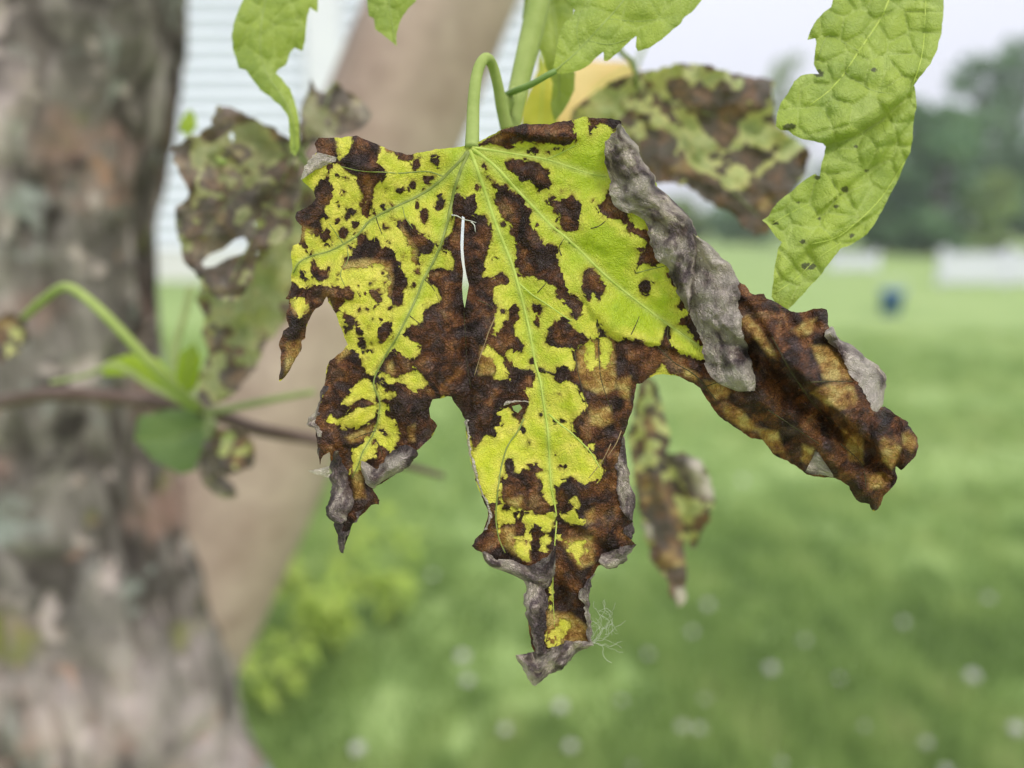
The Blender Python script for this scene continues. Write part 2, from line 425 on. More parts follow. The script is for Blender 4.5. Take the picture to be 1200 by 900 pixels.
lx = (rs.rand(N) - 0.5) * 0.06; ly = (rs.rand(N) - 0.5) * 0.06
V = np.empty((N, 3, 3)); V[:, 0] = np.stack([xx - np.cos(an) * ww, yy - np.sin(an) * ww, zz - 0.004], -1)
V[:, 1] = np.stack([xx + np.cos(an) * ww, yy + np.sin(an) * ww, zz - 0.004], -1)
V[:, 2] = np.stack([xx + lx, yy + ly, zz + hh], -1)
rn = np.clip(0.44 + 0.35 * fbm(xx * 0.9, yy * 0.9, 21, 3) + 0.75 * fbm(xx * 11, yy * 6.5, 25, 2) + 0.02 * xx + 0.35 * (rs.rand(N) - 0.5), 0, 1)
tag(mesh_obj('grass', V.reshape(-1, 3), np.arange(N * 3).reshape(-1, 3), mat_grass(), smooth=False, attrs={'rnd': np.repeat(rn, 3)}),
    'green mown grass of the lawn with fallen specks', 'grass', kind='stuff')

# ------------------------------------------------------------------ generic tube
def tube_mesh(pts, rad, nseg=12, disp=None, cap=True):
    pts = np.asarray(pts, float); n = len(pts); rad = np.broadcast_to(np.asarray(rad, float), (n,))
    t = np.gradient(pts, axis=0); t /= np.linalg.norm(t, axis=1)[:, None] + 1e-12
    ref = np.array([0.31, -0.9, 0.3]); V = np.empty((n, nseg, 3)); A = np.linspace(0, 2 * np.pi, nseg, endpoint=False)
    for k in range(n):
        a = np.cross(t[k], ref); a /= np.linalg.norm(a) + 1e-12; b = np.cross(t[k], a); ref = np.cross(a, t[k])
        r = rad[k] * (1 + (disp[k] if disp is not None else 0))
        V[k] = pts[k] + (np.cos(A)[:, None] * a + np.sin(A)[:, None] * b) * (r[:, None] if np.ndim(r) else r)
    F = [(k * nseg + i, k * nseg + (i + 1) % nseg, (k + 1) * nseg + (i + 1) % nseg, (k + 1) * nseg + i) for k in range(n - 1) for i in range(nseg)]
    V = V.reshape(-1, 3)
    if cap:
        F.append(tuple(range(nseg))[::-1]); F.append(tuple((n - 1) * nseg + i for i in range(nseg)))
    return V, F
def tube(name, pts, rad, mat, parent=None, nseg=10, n=None):
    p = smooth_line([tuple(q) for q in pts], n or max(8, len(pts) * 6))
    if np.ndim(rad): rad = np.interp(np.linspace(0, 1, len(p)), np.linspace(0, 1, len(rad)), rad)
    V, F = tube_mesh(p, rad, nseg)
    return mesh_obj(name, V, F, mat, parent)

# ------------------------------------------------------------------ the forked tree
tree = empty('forked_tree', tuple(G(40, 1500)) if False else (-0.45, 0.85, 0), 'old forked tree with rough lichened bark and one smooth tan leaning limb', 'tree')
def trunk_part():
    # right-hand silhouette and height, turned into a leaning column that flares at the foot
    ctrl = [(-520, 245), (-300, 225), (0, 197), (100, 186), (250, 160), (330, 157), (450, 168), (560, 186), (700, 222), (790, 245), (900, 266), (1050, 300)]
    Yt = 0.86
    c = []
    for v, ur in ctrl:
        p = PY(ur, v, Yt); c.append((p.z, p.x))
    c += [(0.42, c[-1][1] + 0.055), (0.2, c[-1][1] + 0.10), (-0.06, c[-1][1] + 0.20)]
    c.sort(); z = np.array([a for a, b in c]); xr = np.array([b for a, b in c])
    zs = np.linspace(-0.06, z.max(), 230); xe = np.interp(zs, z, xr)
    k = np.ones(9) / 9; xe = np.convolve(np.pad(xe, 4, 'edge'), k, 'valid')
    rad = 0.135 + 0.10 * np.exp(-(zs + 0.06) / 0.16) + 0.02 * np.exp(-(zs - 0.7) ** 2 / 0.03)
    cx = xe - rad
    nseg = 200; A = np.linspace(0, 2 * np.pi, nseg, endpoint=False)
    ZZ, AA = np.meshgrid(zs, A, indexing='ij')
    ca, sa = np.cos(AA) * 3, np.sin(AA) * 3
    s = AA * 0.135
    wob = 0.012 * fbm(ZZ * 9, s * 30, 4, 2)
    ridg = np.abs(fbm((s + wob) * 26, ZZ * 7, 11, 3)); plate = 1 - np.clip(ridg * 3.5, 0, 1)
    big = fbm(s * 8, ZZ * 5, 3, 3)
    h = 0.016 * np.exp(-(((ZZ - 1.36) / 0.09) ** 2 + ((AA - 4.95 - (ZZ - 1.36) * 2) / 0.2) ** 2)) + 0.010 * (0.5 - plate) + 0.016 * big + 0.004 * fbm(s * 90, ZZ * 50, 8, 2)
    # a raised seam of old bark running down the near face
    r = rad[:, None] + h
    V = np.stack([cx[:, None] + np.cos(AA) * r, Yt + 0.02 + np.sin(AA) * r, ZZ], -1).reshape(-1, 3)
    F = [(k * nseg + i, k * nseg + (i + 1) % nseg, (k + 1) * nseg + (i + 1) % nseg, (k + 1) * nseg + i) for k in range(len(zs) - 1) for i in range(nseg)]
    F += [tuple(range(nseg))[::-1], tuple((len(zs) - 1) * nseg + i for i in range(nseg))]
    low = np.clip((0.86 - ZZ) / 0.10, 0, 1) * np.clip(0.6 + 2.0 * fbm(s * 10, ZZ * 9, 31, 2), 0, 1)
    blob = np.exp(-(((ZZ - 1.36) / 0.075) ** 2 + ((AA - 4.95 - (ZZ - 1.36) * 2) / 0.2) ** 2))
    return V, F, (0.5 - plate + big).ravel(), np.clip(low + blob, 0, 1).ravel()
V, F, hg, lo = trunk_part()
mesh_obj('trunk', V, F, M['bark'], tree, attrs={'hgt': hg, 'low': lo})
lc = [(-620, 745, 68), (-300, 640, 70), (0, 518, 72), (280, 405, 78), (460, 330, 84), (600, 268, 92), (720, 215, 96), (860, 150, 96)]
lp_ = []; lr = []
for v, u, r in lc:
    p = PY(u, v, 1.0); lp_.append(tuple(p)); lr.append(r / FPX * 1.02)
pp = smooth_line(lp_, 90); rr = np.interp(np.linspace(0, 1, 90), np.linspace(0, 1, len(lr)), lr)
dz = np.array([[0.05 * fbm(np.array([k * 0.09]), np.array([a * 0.5]), 6, 3)[0] for a in range(28)] for k in range(90)])
V, F = tube_mesh(pp, rr, 28, dz)
mesh_obj('limb', V, F, M['limb'], tree)
# overhead bough that carries the leafy shoots, and the low twig
tube('bough', [PY(640, -420, 0.97), PY(690, -470, 0.75), PY(720, -560, 0.5), PY(820, -600, 0.34), PY(980, -620, 0.30), PY(1150, -560, 0.30)],
     [0.022, 0.017, 0.011, 0.007, 0.006, 0.004], M['twig'], tree)
tube('bough', [PY(560, -430, 0.95), PY(480, -480, 0.7), PY(400, -520, 0.45), PY(330, -430, 0.36)], [0.018, 0.012, 0.007, 0.004], M['twig'], tree)
tube('twig', [PY(-60, 478, 0.72), PY(0, 472, 0.62), PY(60, 462, 0.56), PY(150, 467, 0.53), PY(240, 482, 0.50), PY(300, 503, 0.49), PY(372, 516, 0.49), PY(440, 535, 0.50), PY(520, 558, 0.52)],
     [0.007, 0.0065, 0.006, 0.0058, 0.0055, 0.0052, 0.0046, 0.0038, 0.002], M['twig'], tree)

# ------------------------------------------------------------------ house behind
def box(x0, x1, y0, y1, z0, z1):
    V = [(x, y, z) for z in (z0, z1) for y in (y0, y1) for x in (x0, x1)]
    F = [(0, 2, 3, 1), (4, 5, 7, 6), (0, 1, 5, 4), (2, 6, 7, 3), (0, 4, 6, 2), (1, 3, 7, 5)]
    return V, F
def boxo(name, b, mat, parent): return mesh_obj(name, *box(*b), mat, parent, smooth=False)
M['siding'] = mat_plain('white_siding', (0.70, 0.74, 0.82), (0.74, 0.78, 0.85), 2, 0.6, 0.3, 0.1, 0.005)
M['trim'] = mat_plain('white_trim', (0.72, 0.73, 0.78), (0.78, 0.79, 0.82), 3, 0.5, 0.3, 0.1, 0.004)
M['found'] = mat_plain('pale_foundation', (0.66, 0.66, 0.66), (0.74, 0.73, 0.72), 4, 0.8, 0.2, 0.3, 0.01)
M['roof'] = mat_plain('roof_shingle', (0.07, 0.065, 0.06), (0.13, 0.12, 0.11), 6, 0.9, 0.1, 0.5, 0.02)
HY = 15.0
house = empty('house', (-6, HY, 0), 'white house with horizontal lap siding standing behind the forked tree', 'house')
HX0, HX1 = -13.0, 0.35
boxo('wall', (HX0, HX1, HY + 0.05, HY + 8, -0.1, 6.2), M['siding'], house)
boxo('foundation', (HX0 - .03, HX1 + .03, HY - 0.03, HY + 8.05, -0.1, 0.62), M['found'], house)
# lap boards, each tilted out at its foot
z = 0.64
while z < 6.1:
    V = [(HX0, HY + 0.045, z + 0.262), (HX1 - .12, HY + 0.045, z + 0.262), (HX1 - .12, HY - 0.055, z), (HX0, HY - 0.055, z),
         (HX0, HY + 0.045, z - .0), (HX1 - .12, HY + 0.045, z - .0)]
    mesh_obj('siding_board', V, [(0, 3, 2, 1), (3, 4, 5, 2), (0, 4, 3), (1, 2, 5)], M['siding'], house, smooth=False)
    z += 0.262
boxo('corner_board', (HX1 - 0.118, HX1 + 0.02, HY - 0.08, HY + 0.12, 0.622, 6.2), M['trim'], house)
dsx = (405 - 600) / FPX * 15.2
boxo('downspout', (dsx - .45, dsx + .25, HY - 0.16, HY - 0.065, 0.63, 6.0), M['trim'], house)
V = [(HX0 - .5, HY - .5, 6.1), (HX1 + .5, HY - .5, 6.1), (HX1 + .5, HY + 4, 8.6), (HX0 - .5, HY + 4, 8.6), (HX0 - .5, HY + 8.5, 6.1), (HX1 + .5, HY + 8.5, 6.1)]
mesh_obj('roof', V, [(0, 1, 2, 3), (3, 2, 5, 4), (0, 3, 4), (1, 5, 2), (0, 4, 5, 1)], M['roof'], house, smooth=False)

# ------------------------------------------------------------------ far trees
def leaf_cloud(rs, centres, radii, n, size, squash=0.8):
    c = rs.randint(0, len(centres), n)
    d = rs.normal(size=(n, 3)); d /= np.linalg.norm(d, axis=1)[:, None]
    rr = rs.rand(n) ** 0.45
    p = centres[c] + d * (radii[c] * rr)[:, None] * np.array([1, 1, squash])
    a = rs.normal(size=(n, 3)); a /= np.linalg.norm(a, axis=1)[:, None]
    b = np.cross(a, rs.normal(size=(n, 3))); b /= np.linalg.norm(b, axis=1)[:, None]
    s = size * (0.6 + 0.8 * rs.rand(n))[:, None]
    V = np.stack([p - a * s, p + b * s * 0.6, p + a * s, p - b * s * 0.6], 1).reshape(-1, 3)
    return V, np.arange(4 * n).reshape(-1, 4)
def mat_foliage(name, c1, c2, c3):
    s = NT(name)
    n = s.noise(s.n('NewGeometry').outputs['Position'], 1.3, 4)
    rnd = s.n('NewGeometry').outputs['Random Per Island']
    c = s.ramp(s.math('ADD', s.math('MULTIPLY', n, 0.7), s.math('MULTIPLY', rnd, 0.3)), [(0.3, c1), (0.5, c2), (0.7, c3)])
    return s.done(c, 0.6, 0.2, transl=0.3)
FOL = [mat_foliage('foliage_deep', (0.11, 0.22, 0.10), (0.19, 0.33, 0.15), (0.29, 0.44, 0.21)),
       mat_foliage('foliage_mid', (0.15, 0.26, 0.14), (0.22, 0.34, 0.18), (0.30, 0.42, 0.24)),
       mat_foliage('foliage_light', (0.20, 0.29, 0.10), (0.29, 0.39, 0.14), (0.36, 0.46, 0.18))]
M['treebark'] = mat_plain('far_tree_bark', (0.06, 0.05, 0.04), (0.11, 0.09, 0.075), 3, 0.9, 0.1, 0.5, 0.02)
def far_tree(x, y, h, wid, kind, label, cat='tree', seed=1, low=0.12, n=5200, leaf=0.13):
    rs = np.random.RandomState(seed)
    t = empty('broadleaf_tree' if cat == 'tree' else 'garden_bush', (x, y, 0), label, cat, 'trees along the far side of the lawn')
    th = h * 0.55
    tube('trunk', [(x, y, -0.1), (x + 0.05 * h * (rs.rand() - .5), y, th * 0.5), (x + 0.1 * h * (rs.rand() - .5), y, th), (x, y, h * 0.85)],
         [0.035 * h, 0.028 * h, 0.018 * h, 0.006 * h], M['treebark'], t, 8)
    k = 26; cs = []; rd = []
    for i in range(k):
        zz = low * h + (1 - low) * h * (i + 0.5) / k
        prof = math.sin(math.pi * min(0.97, 0.16 + 0.8 * (zz / h))) ** 0.75
        a = rs.rand() * 6.283; q = wid * 0.5 * prof * (0.25 + 0.7 * rs.rand())
        cs.append((x + math.cos(a) * q, y + math.sin(a) * q, min(zz, h - 0.3))); rd.append(wid * (0.13 + 0.12 * rs.rand()) * (0.5 + 0.5 * prof))
    for i in range(0, k, 4):
        tube('limb', [(x, y, min(cs[i][2] * 0.6 + 0.2, th * 1.2)), ((x + cs[i][0]) / 2, (y + cs[i][1]) / 2, cs[i][2] * 0.85), cs[i]], [0.012 * h, 0.008 * h, 0.003 * h], M['treebark'], t, 6)
    V, F = leaf_cloud(rs, np.array(cs), np.array(rd), n, leaf)
    mesh_obj('crown', V, F, FOL[kind], t, smooth=False)
def XU(u, y): return (u - 600) / FPX * y * 1.0
far_tree(XU(1165, 27), 27, 7.2, 4.4, 1, 'tallest airy tree rising above the far tree line', seed=2, n=3600)
far_tree(XU(1118, 28), 28, 6.6, 4.0, 1, 'airy green tree next to the tallest one', seed=12, n=2600)
far_tree(XU(1085, 25), 25, 4.6, 3.8, 0, 'dense dark round tree with crown down to the lawn', seed=3, low=0.02, n=7500)
far_tree(XU(1030, 26), 26, 4.9, 3.4, 0, 'dark green tree beside the dense round one', seed=4, low=0.03, n=6000)
far_tree(XU(1148, 22), 22, 2.55, 1.35, 2, 'small light green tree before the dark tree line', seed=5, low=0.1, n=3000, leaf=0.09)
far_tree(XU(1225, 26), 26, 4.6, 3.4, 0, 'broad dark tree behind the white fence end', seed=6, low=0.08, n=5500)
far_tree(XU(965, 30), 30, 3.2, 3.0, 1, 'low spreading tree half hidden behind the hanging green leaf', seed=7, low=0.05, n=5000)
far_tree(XU(870, 34), 34, 2.1, 3.0, 1, 'low dark tree behind the curled brown leaf', seed=8, low=0.03, n=4500)
far_tree(XU(790, 36), 36, 2.0, 3.0, 2, 'low green tree by the house end of the lawn', seed=9, low=0.03, n=4000)
far_tree(XU(905, 44), 44, 9.5, 4.6, 2, 'thin pale tree far behind the tree line', seed=10, low=0.3, n=1400, leaf=0.15)

# ------------------------------------------------------------------ low white fence at the lawn's far edge
M['white'] = mat_plain('white_paint', (0.70, 0.70, 0.80), (0.78, 0.78, 0.86), 1.5, 0.5, 0.3, 0.1, 0.003)
def fence(u0, u1, y, label, k=1.0):
    x0, x1 = XU(u0, y), XU(u1, y)
    f = empty('picket_fence', ((x0 + x1) / 2, y, 0), label, 'fence', 'low white fence sections')
    for zz in (0.18 * k, 0.52 * k): boxo('rail', (x0, x1, y + 0.022, y + 0.05, zz, zz + 0.07), M['white'], f)
    for x in np.linspace(x0, x1, max(2, int(round((x1 - x0) / 1.1)) + 1)): boxo('post', (x - .05, x + .05, y + 0.052, y + 0.15, -0.1, 0.80 * k), M['white'], f)
    V = []; F = []
    for x in np.arange(x0 + .04, x1 - .02, 0.105):
        b = len(V); q = [(x - .036, z0, yy) for yy in (y, y + .02) for z0 in (0.05,)]
        for yy in (y, y + .02):
            V += [(x - .038, yy, 0.05), (x + .038, yy, 0.05), (x + .038, yy, 0.66 * k), (x, yy, 0.74 * k), (x - .038, yy, 0.66 * k)]
        F += [tuple(b + i for i in (0, 1, 2, 3, 4)), tuple(b + i for i in (9, 8, 7, 6, 5))]
        F += [(b + i, b + 5 + i, b + 5 + (i + 1) % 5, b + (i + 1) % 5) for i in range(5)]
    p = mesh_obj('pickets', V, F, M['white'], f, smooth=False); p['kind'] = 'stuff'
fence(1102, 1330, 13.9, 'low white picket fence beside the small light green tree', 0.85)
fence(972, 1024, 17.4, 'short white fence section left of the dark round tree', 0.55)

# small blue pail on the lawn
M['blue'] = mat_plain('blue_plastic', (0.05, 0.14, 0.42), (0.07, 0.18, 0.50), 8, 0.4, 0.5, 0.1, 0.002)
q = G(1043, 366)
pl = empty('bucket', (q.x, q.y, float(gz(q.x, q.y))), 'small blue bucket standing alone out on the open lawn', 'bucket')
zb = float(gz(q.x, q.y)); prof = [(0.0, 0.0), (0.115, 0.0), (0.15, 0.30), (0.165, 0.30), (0.165, 0.325), (0.145, 0.325), (0.11, 0.02), (0.0, 0.02)]
V = [(q.x + r * math.cos(a), q.y + r * math.sin(a), zb + h) for r, h in prof for a in np.linspace(0, 2 * np.pi, 20, endpoint=False)]
F = [(k * 20 + i, k * 20 + (i + 1) % 20, (k + 1) * 20 + (i + 1) % 20, (k + 1) * 20 + i) for k in range(len(prof) - 1) for i in range(20)]
mesh_obj('pail', V, F, M['blue'], pl)
tube('handle', [(q.x - .16, q.y, zb + .31), (q.x - .13, q.y - .1, zb + .42), (q.x, q.y - .15, zb + .47), (q.x + .13, q.y - .1, zb + .42), (q.x + .16, q.y, zb + .31)], 0.007, M['white'], pl, 6)

# ------------------------------------------------------------------ clover heads in the grass
M['clover'] = mat_plain('clover_white', (0.72, 0.70, 0.66), (0.82, 0.81, 0.80), 200, 0.7, 0.2, 0.3, 0.001, 0.2)
def clover_mesh():
    V = []; F = []; rs = np.random.RandomState(3)
    for k in range(46):
        zc = 1 - 2 * (k + 0.5) / 46; a = k * 2.4; r = math.sqrt(1 - zc * zc)
        d = Vector((r * math.cos(a), r * math.sin(a), zc * 0.8)); t = Vector((-math.sin(a), math.cos(a), 0)); u = d.cross(t)
        b = len(V); R0 = 0.0135
        tip = d * R0 * 1.25 + Vector((0, 0, 0.003))
        V += [tuple(d * R0 * 0.3 + t * 0.0034), tuple(d * R0 * 0.3 - t * 0.0034), tuple(d * R0 * 0.8 + u * 0.004), tuple(tip)]
        F += [(b, b + 3, b + 2), (b + 1, b + 2, b + 3), (b, b + 1, b + 3)]
    return np.array(V), F
cv, cf = clover_mesh()
cme = None; rs = np.random.RandomState(8)
blobs = [(419, 873), (542, 767), (507, 665), (592, 844), (669, 865), (548, 790), (657, 823), (830, 704), (812, 731), (944, 741), (985, 781), (827, 806), (729, 806),
         (800, 841), (821, 843), (917, 877), (1087, 860), (1192, 852), (1110, 893), (904, 781), (954, 896), (870, 558), (1060, 720), (1140, 790), (742, 880), (1015, 838), (760, 755), (1160, 690)]
for k, (u, v) in enumerate(blobs):
    q = G(u, v, 0.075); zg = float(gz(q.x, q.y)); hgt = 0.075
    c = empty('clover_flower', (q.x, q.y, zg), 'white round clover head standing up in the grass', 'flower', 'clover heads scattered in the lawn')
    sc = 0.6 + 0.55 * rs.rand()
    if cme is None:
        h = mesh_obj('flower_head', cv + np.array([q.x, q.y, zg + hgt]), cf, M['clover'], c, smooth=False); 
        V, F = tube_mesh([(q.x, q.y, zg - 0.005), (q.x + .004, q.y, zg + .04), (q.x, q.y, zg + hgt)], 0.0011, 6)
        st = mesh_obj('stalk', V, F, M['stem_dark'], c); cme = (h, st)
    else:
        for src in cme:
            o = src.copy(); COL.objects.link(o); o.parent = c
    c.scale = (sc, sc, sc); c.rotation_euler.z = rs.rand() * 6

# ------------------------------------------------------------------ lime-green sapling clump behind the limb
rs = np.random.RandomState(14)
def sprout(u, v, h, n, label, spread):
    q = G(u, v); t = empty('leafy_sprout', (q.x, q.y, 0), label, 'plant', 'lime green sprouts at the foot of the tree')
    V = []; F = []
    for s_ in range(5):
        a = rs.rand() * 6.28; e = Vector((q.x + math.cos(a) * spread, q.y + math.sin(a) * spread, h * (0.75 + 0.3 * rs.rand())))
        b0 = Vector((q.x + math.cos(a) * .02, q.y + math.sin(a) * .02, -0.02)); mid = (b0 + e) / 2 + Vector((0, 0, 0.06))
        tube('stem', [tuple(b0), tuple(mid), tuple(e)], [0.004, 0.003, 0.0015], M['stem'], t, 6)
        for k in range(n // 5):
            f = 0.25 + 0.75 * rs.rand(); c = b0.lerp(mid, f * 2) if f < .5 else mid.lerp(e, f * 2 - 1)
            d = Vector((rs.normal(), rs.normal(), 0.2 * rs.normal())).normalized(); L = 0.035 + 0.035 * rs.rand(); wv = d.cross(Vector((0, 0, 1))).normalized() * L * 0.38
            up = Vector((0, 0, 0.25 * L)); b = len(V); o = c + d * 0.015
            V += [tuple(o), tuple(o + d * L * .45 + wv + up), tuple(o + d * L - up), tuple(o + d * L * .45 - wv + up), tuple(o + d * L * .5)]
            F += [(b, b + 1, b + 4), (b + 1, b + 2, b + 4), (b + 2, b + 3, b + 4), (b + 3, b, b + 4)]
    o = mesh_obj('foliage', V, F, M['sprout'], t, smooth=False); o['kind'] = 'stuff'
M['sprout'] = mat_foliage('sprout_leaf', (0.30, 0.42, 0.08), (0.40, 0.52, 0.10), (0.48, 0.58, 0.14))
sprout(395, 770, 0.36, 200, 'larger lime green leafy sprout growing in the grass right of the leaning limb', 0.20)
sprout(465, 735, 0.30, 80, 'slender yellow green sprout beside the larger sprout in the grass', 0.13)
sprout(320, 840, 0.20, 60, 'low lime green sprout at the root of the leaning limb', 0.10)

# ================================================================== THE BLIGHTED LEAF
# picture tracing, given its own distance, relief, curl and size (1 unit = 0.29 mm at the leaf)
OUT = [(553,171),(562,166),(570,161),(585,153),(600,148),(615,145),(630,145),(645,145),(655,143),(668,141),(674,140),(682,137),(688,137),(691,139),(700,138),(715,138),(726,141),(732,150),
 (735,160),(746,171),(750,182),(760,199),(767,208),(770,219),(782,229),(796,244),(808,257),(814,272),(822,282),(833,291),(845,304),(853,311),(860,324),(864,338),(866,331),(873,334),(879,342),(885,345),(895,344),(898,350),(905,352),(915,358),(925,364),(935,366),(945,365),
 (955,362),(962,361),(969,363),(971,370),(970,380),(973,386),(980,394),(990,402),(1000,410),(1008,420),(1016,430),(1022,442),(1025,455),(1027,470),(1031,477),(1037,476),(1048,484),(1064,495),(1063,498),(1068,502),(1075,513),(1077,524),(1072,535),(1063,546),(1056,551),(1050,547),(1051,560),(1049,565),(1043,575),(1035,582),(1032,592),(1028,598),(1023,599),(1019,591),(1010,590),
 (1003,586),(998,577),(995,570),(985,563),(977,560),(965,559),(955,558),(945,556),(935,548),(922,540),(912,535),(905,531),(898,520),(893,515),(880,513),(870,507),(860,500),(848,492),(840,485),(833,475),(826,464),(820,455),(812,449),(803,445),(795,441),(785,439),(777,438),(768,439),(760,443),(753,449),(746,450),
 (745,455),(743,468),(740,483),(735,500),(731,511),(733,525),(734,545),(737,560),(741,580),(742,595),(740,606),(742,614),(741,622),(740,632),(744,638),(735,646),(722,656),(708,661),(701,663),(695,673),(690,684),(689,700),(690,717),(691,737),(692,755),(681,760),(669,769),(655,772),(640,770),(628,768),(622,752),(619,732),(617,717),(616,698),(617,683),
 (601,673),(586,667),(573,661),(566,648),(552,640),(557,632),(566,624),(570,612),(572,602),(568,589),(562,575),(556,558),(552,540),(549,525),(547,510),(546,492),(538,480),(532,472),(529,465),
 (524,465),(515,467),(507,468),(503,478),(505,489),(510,494),(513,499),(507,510),(500,518),(493,524),(487,529),(484,540),(475,549),(462,557),(448,566),(437,571),(440,579),(445,586),(444,591),(435,592),(428,600),(420,606),(414,614),(409,626),(405,638),(400,647),(397,640),(395,626),(392,613),(388,600),(390,585),(391,570),(390,555),(388,540),(386,530),
 (379,534),(375,545),(373,532),(371,518),(370,503),(368,496),(372,487),(375,475),(379,460),(381,445),(383,432),(387,422),(395,416),(401,411),(407,404),(404,396),(401,388),(398,380),(394,368),(389,360),(385,354),(383,348),(377,357),(371,362),(364,370),(359,382),(358,396),(353,399),(353,412),(346,421),(340,435),(330,446),(327,447),(328.5,429),(329.6,413),(327,404),(329,396),(332,388),(339,383),(336,376),(336,367),(339,359),(339,351),(335,350),(338,344),(342,335),
 (342,326),(343,310),(341,295),(343,288),(351,284),(353,275),(354,265),(347,259),(346,252),(348,248),(355,245),(365,240),(371,232),(367,223),(360,217),(353,211),(357,203),(361,192),(366,183),(371,177),(369,169),(373,161),(385,161),(392,162),(400,161),(412,160),(418,159),(430,164),(443,170),(455,175),(465,178),(477,181),(490,179),(505,176),(520,174),(535,172),(545,171)]
SLIT = [(541.5,253),(544.5,255),(543.5,275),(543,292),(544.5,310),(546.5,322),(549.5,334),(547,348),(544.5,361),(542.5,351),(541.5,336),(542.8,318),(540.5,303),(539.5,287),(540.5,268)]
HOLE = [(600,476),(609,474),(612,478),(607,484),(602,481)]
b, g = 'b', 'g'
def ell(x, y, a, c, rot=0, n=12):
    r_ = R(rot); return [(x + a * math.cos(t) * math.cos(r_) - c * math.sin(t) * math.sin(r_), y + a * math.cos(t) * math.sin(r_) + c * math.sin(t) * math.cos(r_)) for t in np.linspace(0, 2 * np.pi, n, endpoint=False)]
